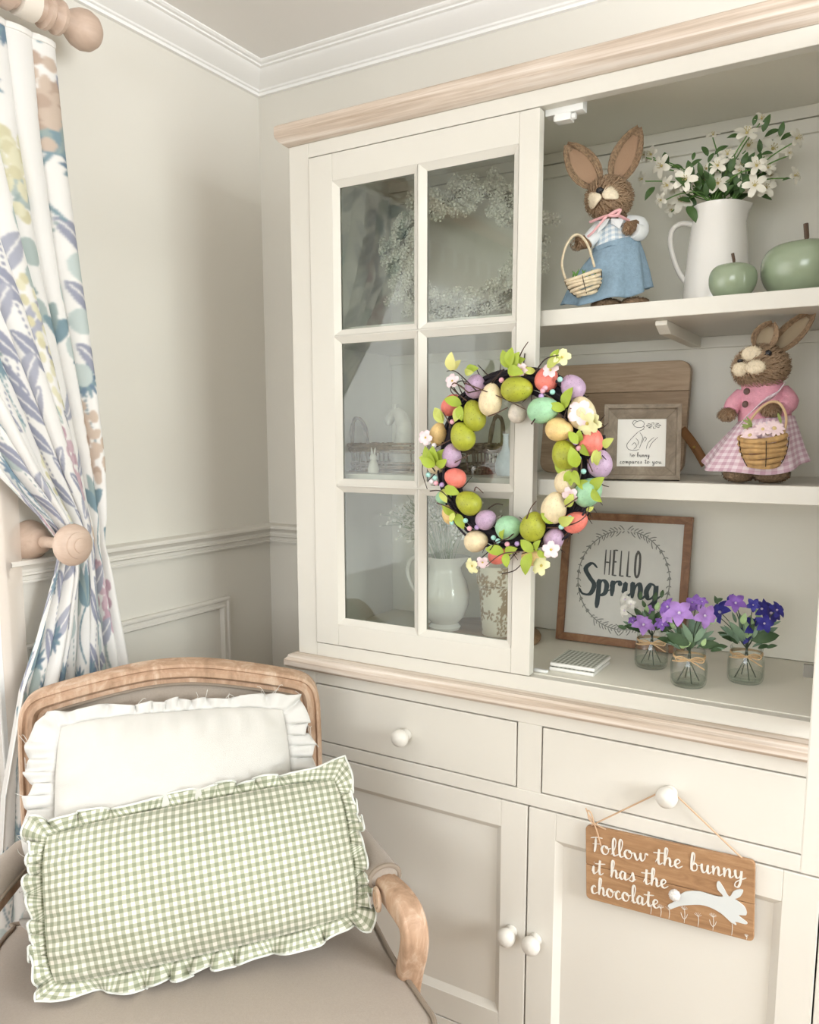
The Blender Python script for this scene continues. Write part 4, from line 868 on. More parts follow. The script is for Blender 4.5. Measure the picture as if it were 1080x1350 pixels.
for pts, nm in (([(775, 256), (786, 253), (793.5, 259), (789, 267), (781, 276), (776, 270)], 'muzzle'), ([(794, 255), (801, 244), (810, 245), (815, 252), (815, 262), (806, 263), (797, 262)], 'cheek')):
    c2 = np.mean(np.array(pts), 0); out = []
    mb = MB(); vs = [];
    for s_, up in ((1.0, 0), (.86, .0035), (.5, .006), (.05, .007)):
        for (u, v) in catmull([Vector((a, b, 0)) for a, b in pts], 4, closed=True).__iter__() if False else [(w_.x, w_.y) for w_ in catmull([Vector((a, b, 0)) for a, b in pts], 4, closed=True)]:
            uu, vv = c2[0]+(u-c2[0])*s_, c2[1]+(v-c2[1])*s_; d = ((uu-803)/30)**2+((vv-262)/28)**2; dep = 29*k_*math.sqrt(max(.02, 1-d))
            vs.append(B.p(uu, vv, .010+dep+.002+up))
    N = len(vs)//4; fs = [(r*N+i, r*N+(i+1) % N, (r+1)*N+(i+1) % N, (r+1)*N+i) for r in range(3) for i in range(N)]+[tuple(3*N+i for i in range(N))]
    obj(nm, mb.add(vs, fs), m_crm, r1)
obj('eye', MB().ell(B.p(791, 251, .010+.036), (5.2*k_, 3.6*k_, 4.2*k_), None, 12, 8), m_blk, r1)
m_bl = gingham('pale_blue_check', '#eef1f2', '#b4c6d4', .0042, mid='#d3dee6'); m_den = mat('blue_linen', '#8fa8bb', .9, bump=.5, bscale=700, var=.12, vscale=180)
mb, uv, _ = skirt(B, [((789, 290), (824, 288), .016, 0), ((786, 305), (837, 298), .026, 0), ((783, 333), (842, 317), .029, 0)], 48, .02, 9, (.16, .06))
obj('blouse', mb, m_bl, r1, uv=uv)
for sgn, cc in ((1, [(806, 288), (823, 289), (817, 302), (806, 294)]), (-1, [(804, 288), (790, 292), (788, 308), (800, 296)])):
    obj('collar', MB().prism([(i, 0) for i in range(4)], .0018, lambda x, y, h: tuple(B.p(*cc[x], .031-.001*x)+B.T*h)), m_bl, r1, smooth=False)
sleeve(r1, B, [(826, 294, .0), (842, 298, .004), (843, 307, .016), (836, 304, .028)], [10*k_, 12*k_, 10.5*k_, 9*k_], m_bl); sleeve(r1, B, [(792, 298, .0), (783, 310, .012), (774, 320, .020)], [9*k_, 10*k_, 9*k_], m_bl)
mb, uv, _ = skirt(B, [((782, 329), (843, 313), .031, 0), ((782, 337), (844, 320), .031, 0)], 48, 0, 8, (.2, .02)); obj('waistband', mb, m_den, r1, uv=uv, solid=.002)
mb, uv, _ = skirt(B, [((782, 335), (844, 319), .030, 0), ((768, 352), (849, 336), .040, .004), ((753, 376), (854, 358), .048, .010), ((743, 401), (857, 380), .054, .015)], 120, .085, 10, (.3, .1)); obj('skirt', mb, m_den, r1, uv=uv, solid=.0015)
m_rib = mat('pink_ribbon', '#e9b3b6', .6)
bw = MB().tube(catmull([B.p(778, 293, .034), B.p(790, 288, .040), B.p(803, 284, .043), B.p(815, 284, .040), B.p(829, 291, .030)], 5), .0042, 8, flat=.5)
bw.tube(catmull([B.p(803, 284, .044), B.p(811, 279, .048), B.p(818, 277, .046), B.p(813, 284, .046), B.p(803, 284, .044)], 5), .0028, 8); bw.tube(catmull([B.p(800, 285, .044), B.p(788, 299, .042), B.p(781, 307, .040), B.p(775, 312, .036)], 4), .0022, 6)
obj('neck_ribbon', bw, m_rib, r1)
m_pale = mat('pale_willow', '#e3d2b4', .75, var=.18, vscale=120, bump=.3, bscale=200); m_dkt = mat('dark_thread', '#2b211c', .8)
def tiltm(ax, deg): return Matrix.Rotation(math.radians(deg), 3, ax)
bc = B.p(769, 364, .058); k1 = thing('little_basket', 'small pale willow basket with grass hanging from the blue skirted rabbit', 'basket', tuple(bc))
woven_bowl(k1, 'bowl', bc, 22*k_, 12*k_, 22*k_, tiltm(B.T, 14)@tiltm(B.R, 8), m_pale, m_dkt, 6)
hp_ = catmull([B.p(746, 368, .058), B.p(741, 350, .058), B.p(745, 328, .056), B.p(754, 313, .052), B.p(764, 310, .050), B.p(774, 321, .054), B.p(780, 338, .058), B.p(784, 352, .058)], 5)
obj('handle', MB().tube(hp_, .0036, 8, flat=.6), m_pale, k1)
m_gr = mat('fresh_grass', '#5f8a3c', .6, var=.3, vscale=120)
gm = basemesh('grass_blade', leaf_mb(1, .2, .2, .1), m_gr)
for i in range(9):
    d = Vector((math.sin(i*2.4)*.7, math.cos(i*1.7)*.7, 1)); x, y, z = look(d, B.T); inst('grass_blade', gm, k1, frame_mat(bc+B.R*(i-4)*.0045+Vector((0, 0, -.003)), x, y, z, .017))
# ---- rabbit in the pink dress, middle shelf
bb2 = on(998, 636, 'z', 1.3138); B = PF(bb2); k_ = B.m
r2 = thing('straw_rabbit', 'straw rabbit figure in pink jacket and pink gingham skirt on the middle shelf', 'rabbit figure', tuple(bb2))
hc = B.p(1003, 484, .008); body = MB()
body.ell(hc, (32*k_, 28*k_, 26*k_), None, 22, 16); body.ell(B.p(984, 489, .014), (15*k_, 20*k_, 15*k_), None, 16, 12); body.ell(B.p(1005, 535), (28*k_, 24*k_, 34*k_), None, 20, 14); body.ell(B.p(1002, 585), (36*k_, 32*k_, 40*k_), None, 20, 14)
body.tube([B.p(1005, 530), B.p(1003, 498)], 17*k_, 12); body.tube([B.p(969, 538, .012), B.p(959, 546, .020)], 8*k_, 10); body.tube([B.p(1033, 532, .012), B.p(1016, 541, .034)], 8*k_, 10)
obj('body', body, m_strd, r2)
face = (B.T*.55-B.R*.8).normalized(); fx = MB(); mz = B.p(980, 486, .030)
straw_on(fx, hc, (33*k_, 29*k_, 27*k_), None, 2000, .014, .0016, lambda p, n: (p-mz).normalized(), rg); straw_on(fx, B.p(984, 489, .014), (15*k_, 20*k_, 16*k_), None, 500, .012, .0015, lambda p, n: (p-mz).normalized()+B.Z*-.6, rg)
for (u, v, o, rx) in ((959, 546, .022, 12), (1016, 541, .036, 13.5)):
    straw_on(fx, B.p(u, v, o), (rx*k_, rx*k_*.8, 8.5*k_), None, 330, .007, .0013, (0, 0, -1), rg); 
setp(obj('straw_coat', fx, m_str, r2), kind='stuff')
for (u, v, o, rx) in ((959, 546, .022, 11), (1016, 541, .036, 12.5)): obj('paw', MB().ell(B.p(u, v, o), (rx*k_, rx*k_*.75, 8*k_), None, 14, 10), m_strd, r2)
m_bei = mat('beige_lining', '#b3a187', .95)
ear(r2, B, (1020, 463), (1074, 411), 27, -.004, .55, rg, inner=m_bei); ear(r2, B, (1000, 462), (1019, 426), 30, .008, .8, rg, inner=m_bei)
for (u, v, rx) in ((974, 628, 20), (1016, 627, 23)):
    c_ = B.p(u, v, .012); c_.z = 1.3138+.0155; f_ = MB().ell(c_, (rx*k_, .030, .0155), None, 16, 10); straw_on(f_, c_, (rx*k_, .030, .0155), None, 520, .008, .0014, B.T, rg, keep=lambda p, n: p.z > 1.3165)
    obj('foot', f_, m_str, r2)
for nm, u, v, rx, ry, o in (('forehead_tuft', 991, 467, 12, 10, .036), ('muzzle', 976, 487, 9.5, 9, .040), ('muzzle', 996, 484, 12, 8.5, .047)):
    mb = MB(); c_ = B.p(u, v, o); mb.ell(c_, (rx*k_, 6*k_, ry*k_), None, 16, 10); straw_on(mb, c_, (rx*k_, 6*k_, ry*k_), None, 260, .006, .0012, lambda p, n: (p-B.p(986, 479, .036)), rg, lift=.12); obj(nm, mb, m_crm, r2)
obj('nose', MB().ell(B.p(976, 476, .040), (3.6*k_, 3*k_, 2.6*k_), None, 12, 8), m_blk, r2)
ey = obj('eye', MB().ell(B.p(1013, 466, .041), (4.4*k_, 3*k_, 4.4*k_), None, 12, 8), m_blk, r2)
m_pk = mat('pink_felt', '#e3a1b2', .95, bump=.5, bscale=500, var=.08, vscale=200); m_pg = gingham('pink_gingham', '#efdfe5', '#cda6b6', .0058, mid='#dfc3ce'); m_but = mat('brown_button', '#5a3c34', .4)
mb, uv, _ = skirt(B, [((979, 508), (1031, 500), .026, 0), ((975, 520), (1036, 514), .030, 0), ((973, 540), (1040, 534), .034, 0), ((973, 560), (1046, 554), .038, 0)], 60, .0, 6, (.2, .08)); obj('jacket', mb, m_pk, r2, uv=uv)
mb, uv, _ = skirt(B, [((979, 512), (1031, 506), .028, 0), ((977, 503), (1033, 496), .031, 0)], 48, 0, 6, (.2, .02)); obj('jacket_collar', mb, m_pk, r2, uv=uv, solid=.003)
sleeve(r2, B, [(979, 520, .0), (968, 533, .008), (963, 543, .018)], [10*k_, 11.5*k_, 9*k_], m_pk); sleeve(r2, B, [(1030, 516, .0), (1039, 530, .010), (1031, 539, .026)], [11*k_, 13*k_, 10*k_], m_pk)
for (u, v) in ((985, 516), (983, 533)): obj('button', MB().lathe([(0, 0), (.0052, .0002), (.0056, .001), (.0050, .002), (.0042, .0014), (0, .0014)], (0, 0, 0), 16), m_but, r2, world=False).matrix_local = Matrix.Translation(B.p(u, v, .037)-bb2)@frame_mat((0, 0, 0), *(lambda z: (Vector((0, 0, 1)).cross(z).normalized(), z.cross(Vector((0, 0, 1)).cross(z).normalized()), z))((B.T-B.R*.45).normalized()))
mb, uv, _ = skirt(B, [((974, 556), (1047, 548), .040, 0), ((958, 574), (1053, 566), .050, .006), ((942, 592), (1059, 588), .056, .012), ((927, 611), (1066, 607), .062, .018)], 110, .05, 8, (.33, .10)); sk = obj('skirt', mb, m_pg, r2, uv=uv, solid=.0015)
st = catmull([B.p(978, 556, .042), B.p(993, 541, .044), B.p(1008, 528, .040), B.p(1024, 519, .032), B.p(1032, 508, .020)], 5); mb = MB(); uv = []
mb.grid(lambda q, t_: (uv.append((2+q*.09, 2+t_*.012)), tuple((lambda p: p+(B.R*.6+B.Z*.8)*(t_-.5)*.014)(st[int(q*(len(st)-1)+.5)])))[1], len(st), 3); obj('strap', mb, m_pg, r2, uv=uv, solid=.0015)
bc = B.p(1006, 577, .072); k2 = thing('little_basket', 'small tan bark basket of pink daisies held by the pink rabbit', 'basket', tuple(bc))
m_tan = mat('tan_bark', '#c09a66', .75, var=.3, vscale=90, bump=.4, bscale=150)
woven_bowl(k2, 'bowl', bc, 26*k_, 17*k_, 33*k_, tiltm(B.T, 4)@tiltm(B.R, 8), m_tan, m_dkt, 6, fat=1.05)
hp_ = catmull([B.p(984, 573, .072), B.p(989, 556, .070), B.p(1001, 540, .062), B.p(1016, 530, .056), B.p(1028, 532, .058), B.p(1036, 546, .066), B.p(1036, 562, .072), B.p(1031, 577, .072)], 5)
obj('handle', MB().tube(hp_, .0021, 8), mat('tan_handle', '#d0b088', .75), k2)
petal_me['d'] = basemesh('petal', leaf_mb(1, .40, .15, .05, 6, notch=True), mat('pale_pink_daisy', '#f3d9dc', .65))
cen_d = basemesh('daisy', MB().ell((0, 0, .05), (.24, .24, .12), None, 10, 6), mat('daisy_centre', '#d9c08a', .8))
for i, (u, v, s) in enumerate(((989, 574, 22), (1006, 566, 20), (1021, 565, 24), (1012, 573, 16))):
    blossom(k2, B.p(u, v, .082+.004*(i % 2)), (B.T+B.Z*.7-B.R*.3+B.R*.3*i), s*k_, 'd', i*.3, 11, 'daisy', cen_d)
gm2 = basemesh('green_sprig', leaf_mb(1, .22, .2, .1), mat('olive_sprig', '#8d9a55', .7))
for i in range(10):
    d = Vector(B.R*(-1+.1*i)+B.Z*(.3+.6*math.sin(i*1.9))+B.T*.2*math.cos(i)); x, y, z = look(d, B.T); p = B.p(992, 563, .076) if i < 7 else B.p(1030, 563, .076); inst('green_sprig', gm2, k2, frame_mat(p+B.Z*.002*i*(.4), x, y, z, .017))
# ------------------------------------------------------------------ top shelf: jug of blossom, apples
m_cer = mat('white_glaze', '#f1eee8', .18, coat=.4); m_sage = mat('sage_glaze', '#95a388', .22, coat=.5, var=.06, vscale=20); m_stem = mat('brown_stem', '#5b4636', .6)
jb = on(943, 392, 'y', -.185); jb.z = 1.6143; B = PF(jb); k_ = B.m
jug = thing('white_jug', 'tall white ceramic jug with handle holding white blossom on the top shelf', 'jug', tuple(jb))
ztop = B.p(945, 272).z-1.6143; rb, rt_ = 41*k_, 31*k_
def jm(q, h):
    sp_ = math.atan2(B.R.y, B.R.x)+.15; d = (q-sp_+PI) % (2*PI)-PI; return 1+.26*math.exp(-(d/.38)**2)*max(0, (h/ztop-.80)/.20)**1.5
pf = [(0, .004), (rb*.9, .003), (rb*.97, 0), (rb, .006), (rb*.995, .03), (rb*.96, ztop*.35), (rb*.90, ztop*.6), (rb*.82, ztop*.82), (rt_*1.02, ztop*.93), (rt_*1.05, ztop), (rt_*.99, ztop+.001), (rt_*.94, ztop-.004), (rb*.76, ztop*.80), (rb*.88, ztop*.4), (rb*.9, .012), (0, .012)]
obj('jug_body', MB().lathe(pf, tuple(jb), 48, mod=jm, cap=False), m_cer, jug, ang=60)
hp_ = catmull([B.p(918, 297), B.p(900, 295), B.p(887, 303), B.p(884, 320), B.p(889, 343), B.p(897, 362), B.p(906, 374)], 6); obj('handle', MB().tube(hp_, .0068, 12, flat=.7), m_cer, jug)
m_lvd = mat('dark_green_leaf', '#4b6a38', .5, var=.25, vscale=40); lvd_me = basemesh('leaf', leaf_mb(1, .42, .2, .15), m_lvd)
mat('blossom_petal', '#f5f1e2', .6)
mb = leaf_mb(1, .60, .22, .06, 8, notch=True); petal_me['b'] = basemesh('petal', mb, MATS['blossom_petal'])
mb = MB().ell((0, 0, .06), (.13, .13, .10), None, 8, 6)
for k in range(6): mb.tube([(0, 0, .08), (.22*math.cos(k*1.05), .22*math.sin(k*1.05), .42)], .018, 4); mb.ell((.22*math.cos(k*1.05), .22*math.sin(k*1.05), .44), (.04, .04, .05), None, 6, 4)
cen_b = basemesh('blossom', mb, mat('blossom_stamen', '#c8b878', .7))
jc = jb+Vector((0, 0, ztop))
# crop positions (840,140; 4.696): blossoms with size and facing, grouped into sprays that leave the jug
fl = [[(90, 300, 95, -1, .2), (45, 300, 60, -1.5, 0), (155, 370, 120, -.8, -.1), (35, 450, 80, -1.4, -.2)], [(300, 455, 125, -.15, .1), (190, 490, 105, -1.0, 0), (275, 580, 135, -.1, 0)], [(150, 580, 80, -.8, -.4), (215, 640, 80, -.4, -.5)], [(470, 180, 75, .0, 1.2), (500, 370, 110, -.2, .5), (430, 390, 80, -.2, .6)], [(500, 480, 120, .1, .3), (560, 300, 100, .0, .9), (395, 440, 70, 0, .5)], [(680, 170, 130, .1, .9), (690, 245, 140, .1, .3), (770, 80, 90, .4, .7)], [(840, 265, 145, .25, .1), (985, 200, 100, 1.1, .2), (940, 290, 60, 1.0, 0)], [(665, 375, 155, .0, .1), (740, 370, 110, .1, .4), (800, 370, 100, .4, .3)], [(730, 490, 120, .0, .1), (795, 505, 110, .3, .1), (825, 430, 85, .5, .2)], [(975, 430, 90, 1.2, .1), (620, 400, 80, -.1, .5)]]
lfj = [[(170, 285, 170, 95), (110, 500, 215, 90), (210, 380, 100, 70)], [(330, 380, 60, 70), (350, 520, 120, 100), (340, 560, 170, 90)], [(310, 620, 150, 120), (290, 560, 100, 60)], [(480, 300, 60, 80), (440, 310, -30, 75), (345, 335, 10, 50), (440, 350, 30, 60)], [(470, 560, 30, 110), (520, 560, -10, 110), (390, 520, -20, 100)], [(640, 190, -80, 75), (720, 120, 15, 60), (780, 160, 20, 90), (790, 190, 75, 85)], [(890, 210, 65, 75), (885, 190, 10, 75), (760, 290, -5, 70), (770, 300, 90, 60)], [(600, 520, 60, 130), (640, 480, 10, 100), (580, 560, 30, 100)], [(640, 540, 30, 90), (680, 510, 70, 80), (760, 555, 110, 70)], [(900, 460, 80, 40), (660, 450, 20, 80)]]
cw_ = lambda x, y, o=0: B.p(840+x/4.696, 140+y/4.696, o)
rg = random.Random(12)
SPL = ['reaching toward the blue skirted rabbit', 'above the jug handle with two open flowers', 'drooping over the jug rim beside the handle', 'with a single flower standing high over the jug', 'of cupped flowers at the middle of the jug mouth', 'tallest of all, with flowers near the cabinet top', 'stretching out over the large apple', 'with the widest open flower above the spout', 'low over the jug spout', 'with a lone flower nodding over the large apple']
for si, fs_ in enumerate(fl):
    root = thing('blossom_spray', 'white blossom spray '+SPL[si], 'flowers', tuple(jc+Vector((0, 0, -.05))), 0, 'blossom sprays in the white jug')
    x0 = 360+60*(si % 6); st0 = jb+Vector((0, 0, .05))+B.R*rg.uniform(-.015, .015)+B.T*rg.uniform(-.012, .012); neck = jc+B.R*rg.uniform(-.022, .022)+B.T*rg.uniform(-.018, .018)+Vector((0, 0, .004))
    for bi, (x, y, s, fxx, fz) in enumerate(fs_):
        o = (.045*math.sin(si*1.7+bi*2.1)) if abs(x-540) < 330 else .01*math.sin(si+bi); p = cw_(x, y, o)
        mid = neck.lerp(p, .5)+Vector((0, 0, .014)); obj('stem', MB().tube(catmull([st0, neck, mid, p-Vector((0, 0, .004))], 5), .0011, 6), m_gr, root)
        blossom(root, p, B.T+B.R*fxx+B.Z*fz, s/4.696*k_*1.15, 'b', si+bi, 5, 'blossom', cen_b)
    for bi in range(2):
        p = neck+B.R*(.020*(si-4.5)*.8+rg.uniform(-.012, .012))+B.Z*rg.uniform(.022, .060)+B.T*rg.uniform(-.03, .02); obj('stem', MB().tube([neck, p], .0009, 5), m_gr, root); blossom(root, p, B.T+B.R*rg.uniform(-.7, .7)+B.Z*rg.uniform(0, .8), rg.uniform(.024, .032), 'b', bi, 5, 'blossom', cen_b)
    for li in range(5):
        p = neck+B.R*rg.uniform(-.05, .05)+B.Z*rg.uniform(.004, .05)+B.T*rg.uniform(-.02, .03); d = (p-neck)+B.R*rg.uniform(-.03, .03)+B.Z*.02; xx, yy, zz_ = look(d, B.T+B.Z*.5); inst('leaf', lvd_me, root, frame_mat(p, xx, yy, zz_, rg.uniform(.022, .036)))
    for li, (x, y, hd, L) in enumerate(lfj[si]):
        a = math.radians(hd); d = B.R*math.sin(a)+B.Z*math.cos(a)+B.T*.3*math.sin(li+si); xx, yy, zz_ = look(d, B.T+B.Z*.5); inst('leaf', lvd_me, root, frame_mat(cw_(x, y, .02*math.sin(li*2+si)), xx, yy, zz_, L/4.696*k_*1.1))
def apple(px, py, r, H, y, label):
    b = on(px, py, 'y', y); b.z = 1.6143; t = thing('ceramic_apple', label, 'ornament', tuple(b)); k = PF(b).m; R0 = r*k; h = H*k
    pr_ = [(0, h*.06), (R0*.25, h*.03), (R0*.42, 0), (R0*.62, h*.02), (R0*.82, h*.16), (R0*.96, h*.36), (R0, h*.56), (R0*.97, h*.72), (R0*.86, h*.87), (R0*.66, h*.97), (R0*.42, h*1.0), (R0*.22, h*.96), (R0*.08, h*.88), (0, h*.86)]
    pp = catmull([Vector((a, 0, c)) for a, c in pr_], 3); obj('apple_body', MB().lathe([(max(0, p.x), p.z) for p in pp], tuple(b), 40, cap=False, mod=lambda q, hh: 1+.025*math.cos(5*q)*(hh/h)), m_sage, t, ang=0)
    obj('stem', MB().tube(catmull([b+Vector((0, 0, h*.86)), b+Vector((.001, 0, h*1.05)), b+Vector((-.002, 0, h*1.05+12*k*R0/(30*k)))], 4), [.0016*R0/.04+.0004]*5+[.0018*R0/.04+.0008]*4, 8), m_stem, t)
apple(965, 389, 30, 44, -.300, 'small sage green ceramic apple beside the white jug on the top shelf')
apple(1059, 382, 54, 68, -.262, 'large sage green ceramic apple, bigger than the one beside the jug')
# ------------------------------------------------------------------ stroke lettering
GL = {'o': ([[(.62, .95), (.25, .95), (.05, .5), (.25, .03), (.6, .05), (.78, .5), (.62, .93), (.52, .82), (.75, .70), (1.05, .82)]], 1.0), 'l': ([[(0, .1), (.35, .8), (.5, 1.7), (.35, 2.1), (.2, 1.7), (.2, .5), (.35, .02), (.7, .25)]], .62),
      'w': ([[(0, .8), (.12, .3), (.3, .02), (.5, .35), (.6, .9), (.62, .35), (.8, .02), (1.05, .4), (1.1, .95), (1.38, .82)]], 1.3), 't': ([[(0, .2), (.3, 1.0), (.36, 1.75), (.28, .5), (.4, .02), (.75, .3)], [(-.22, 1.28), (.3, 1.32), (.95, 1.42)]], .7),
      'h': ([[(0, .1), (.3, .9), (.45, 1.8), (.3, 2.05), (.2, 1.6), (.15, 0)], [(.15, 0), (.3, .7), (.55, .95), (.68, .6), (.66, .2), (.8, .02), (1.05, .25)]], .98), 'e': ([[(0, .3), (.35, .45), (.6, .75), (.4, .98), (.15, .7), (.18, .2), (.45, 0), (.85, .3)]], .78),
      'b': ([[(0, .1), (.3, .9), (.4, 1.8), (.25, 2.05), (.15, 1.5), (.12, .3), (.3, .02), (.6, .2), (.62, .7), (.4, .9), (.25, .7)], [(.58, .72), (.95, .72)]], .9), 'u': ([[(0, .7), (.1, .95), (.12, .4), (.3, .02), (.55, .3), (.68, .95), (.65, .3), (.8, .02), (1.05, .3)]], 1.0),
      'n': ([[(0, .75), (.12, .95), (.15, 0)], [(.15, 0), (.3, .7), (.52, .95), (.63, .6), (.62, .2), (.75, .02), (1.0, .3)]], .95), 'y': ([[(0, .7), (.1, .95), (.14, .4), (.32, .1), (.55, .4), (.66, .95), (.6, -.2), (.4, -.85), (.1, -.8), (.2, -.35), (.7, .05), (1.1, .3)]], 1.05),
      'i': ([[(0, .3), (.18, .95), (.18, .3), (.3, .02), (.55, .3)], [(.24, 1.38), (.28, 1.46)]], .52), 'a': ([[(.6, .85), (.3, .97), (.05, .5), (.2, .03), (.45, .2), (.62, .9), (.6, .3), (.72, .02), (1., .3)]], .95),
      's': ([[(0, .15), (.3, .7), (.4, 1.05), (.5, .7), (.55, .25), (.35, 0), (.05, .12)], [(.5, .2), (.8, .3)]], .78), 'c': ([[(.55, .8), (.35, .97), (.08, .6), (.15, .1), (.4, 0), (.8, .3)]], .75), 'F': ([[(.45, 1.75), (.4, .8), (.3, .05)], [(-.1, 1.68), (.5, 1.85), (1.15, 1.85)], [(.1, 1.0), (.9, 1.1)]], .95),
      'S': ([[(.98, 1.72), (.62, 2.0), (.22, 1.62), (.52, 1.08), (.85, .62), (.62, .02), (.12, .0), (-.12, .35)]], 1.0), 'p': ([[(0, .7), (.15, .95), (.15, 0), (.1, -.85)], [(.13, .4), (.35, .95), (.65, .75), (.6, .2), (.3, .0), (.15, .2)], [(.6, .2), (.9, .4)]], .88), 'r': ([[(0, .6), (.15, .95), (.15, 0)], [(.15, .3), (.3, .85), (.55, .95), (.68, .7)]], .78),
      'g': ([[(.6, .85), (.3, .97), (.05, .5), (.2, .05), (.5, .25), (.62, .9), (.58, -.3), (.35, -.85), (.1, -.6), (.5, -.1), (.95, .3)]], .95), 'm': ([[(0, .75), (.12, .95), (.15, 0)], [(.15, 0), (.28, .7), (.45, .95), (.52, .6), (.52, 0)], [(.52, 0), (.68, .75), (.85, .95), (.92, .5), (.95, .05), (1.2, .3)]], 1.2),
      'N': ([[(0, 0), (.05, 1.7)], [(.05, 1.7), (.7, 0)], [(.7, 0), (.75, 1.7)]], 1.0), 'H': ([[(0, 0), (0, 2)], [(.62, 0), (.62, 2)], [(0, 1), (.62, 1)]], 1.0), 'E': ([[(.5, 0), (0, 0), (0, 2), (.5, 2)], [(0, 1.08), (.42, 1.08)]], .85), 'L': ([[(0, 2), (0, 0), (.5, 0)]], .85), 'O': ([[(.3, 2), (.03, 1.6), (.03, .4), (.3, 0), (.57, .4), (.57, 1.6), (.3, 2), (.2, 1.95)]], .9), ' ': ([], .7)}
RB = [0]
def ribbon(mb, pts, w, fn, th, calli=True):
    n = len(pts); L = []; R_ = []
    for i in range(n):
        a, b = pts[max(i-1, 0)], pts[min(i+1, n-1)]; d = (b-a); d = d.normalized() if d.length > 1e-9 else Vector((1, 0, 0)); nn = Vector((-d.y, d.x, 0))
        ww = w*((.45+.75*abs(min(0, d.y))**1.0 if d.y < 0 else .5) if calli else .8); e = min(1, .45+.55*min(i, n-1-i)/2); L.append(pts[i]+nn*ww*e*.5); R_.append(pts[i]-nn*ww*e*.5)
    RB[0] = (RB[0]+7) % 61; vs = [fn(p.x, p.y, (0 if h == 0 else h+3e-6*RB[0]+2.5e-6*(i % n))) for h in (0, th) for i, p in enumerate(L+R_)]; fs = []
    for i in range(n-1):
        fs += [(2*n+i, 2*n+i+1, 3*n+i+1, 3*n+i), (i, n+i, n+i+1, i+1), (i, i+1, 2*n+i+1, 2*n+i), (n+i, 3*n+i, 3*n+i+1, n+i+1)]
    fs += [(0, 2*n, 3*n, n), (n-1, 2*n-1, 4*n-1, 3*n-1)]; mb.add(vs, fs)
def text_w(s, tr=0): return sum(GL[c][1]+tr for c in s)
def write(par, words, x, y, xh, width, fn, m, w, th, tr=0, straight=False, slope=0, name='lettering'):
    """words on one line from (x, y); each word is one part"""
    sx = width/text_w(words, tr); cx = 0
    for wi, wd in enumerate(words.split(' ')):
        mb = MB()
        for c in wd:
            for st_ in GL[c][0]:
                pp = [Vector((x+(cx+a)*sx, y+b*xh+slope*(cx+a)*sx, 0)) for a, b in st_]; pp = [q for i in range(len(pp)-1) for q in ((pp[i]), pp[i].lerp(pp[i+1], .5))]+[pp[-1]] if straight and c != 'O' else catmull(pp, 5); ribbon(mb, pp, w, fn, th, not straight)
            cx += GL[c][1]+tr
        cx += GL[' '][1]+tr; obj(name, mb, m, par, smooth=False)
def pencil(par, strokes, fn, m, w, th, name):
    mb = MB()
    for st_ in strokes: ribbon(mb, catmull([Vector((a, b, 0)) for a, b in st_], 4) if len(st_) > 2 else [Vector((a, b, 0)) for a, b in st_], w, fn, th, False)
    return obj(name, mb, m, par, smooth=False)
def mitred_frame(par, W_, H_, fw_, d, fn, m, prof=None, name='frame_side'):
    """four mitred lengths of moulding; prof = [(across 0..1, depth)]"""
    prof = prof or [(0, 0), (0, d), (1, d), (1, 0)]
    cs_ = [(0, 0), (W_, 0), (W_, H_), (0, H_)]; sg = [(1, 1), (-1, 1), (-1, -1), (1, -1)]
    for k in range(4):
        l = (k+1) % 4; mb = MB(); n = len(prof); vs = [fn(cs_[i][0]+sg[i][0]*a*fw_, cs_[i][1]+sg[i][1]*a*fw_, h) for i in (k, l) for a, h in prof]
        mb.add(vs, [(i, i+1, n+i+1, n+i) for i in range(n-1)]+[(n-1, 0, n, 2*n-1)]+[tuple(range(n)), tuple(range(2*n-1, n-1, -1))]); obj(name, mb, m, par, smooth=False, bevel=.0006)
# ------------------------------------------------------------------ middle shelf: bread board, little frame
m_bd1 = wood('oak_board_light', ('#b0957a', '#c2a88c', '#d2bb9f'), 7, (1.2, 8, 12), .55, .15); m_bd2 = wood('oak_board_dark', ('#937b63', '#a98f74', '#bba286'), 7, (1.2, 8, 12), .55, .15); m_leath = mat('tan_leather', '#8a6039', .5, bump=.2, bscale=200)
bd = thing('bread_board', 'oak bread board with leather strap leaning at the back of the middle shelf', 'bread board', (1.0, -.07, 1.3138))
def bfn(x, z, h): q = (z-1.3138); return (x, -.085+.17*q-h, z)
def rounded(x0, x1, z0, z1, r, corners=(1, 1, 1, 1)):
    out = []
    for (cx, cz, a0, f) in ((x1-r, z0+r, -PI/2, corners[0]), (x1-r, z1-r, 0, corners[1]), (x0+r, z1-r, PI/2, corners[2]), (x0+r, z0+r, PI, corners[3])):
        if f: out += [(cx+r*math.cos(a0+PI/2*i/6), cz+r*math.sin(a0+PI/2*i/6)) for i in range(7)]
        else: out.append((cx+r*math.copysign(1, math.cos(a0+PI/4)), cz+r*math.copysign(1, math.sin(a0+PI/4))))
    return out
obj('board_plank', MB().prism(rounded(.850, 1.150, 1.4810, 1.5410, .024, (0, 1, 1, 0)), .018, bfn), m_bd1, bd, smooth=False, bevel=.0015)
obj('board_plank', MB().prism(rounded(.850, 1.150, 1.3145, 1.4805, .024, (1, 0, 0, 1)), .018, bfn), m_bd2, bd, smooth=False, bevel=.0015)
sA, sB = on(899, 566, 'y', -.10), on(930, 612, 'y', -.14); mb = MB(); dS = (sB-sA); pS = Vector((dS.z, 0, -dS.x)).normalized()
mb.grid(lambda q, t_: tuple(sA.lerp(sB, q)+pS*(t_-.5)*.017+Vector((0, 0, .004*math.sin(q*PI)))), 10, 3); so_ = obj('leather_strap', mb, m_leath, bd, solid=.003)
obj('rivet', MB().ell(sA.lerp(sB, .55)+Vector((0, -.003, .002)), (.003, .0015, .003), None, 10, 6), mat('brass', '#b59a58', .3, metal=1), so_)
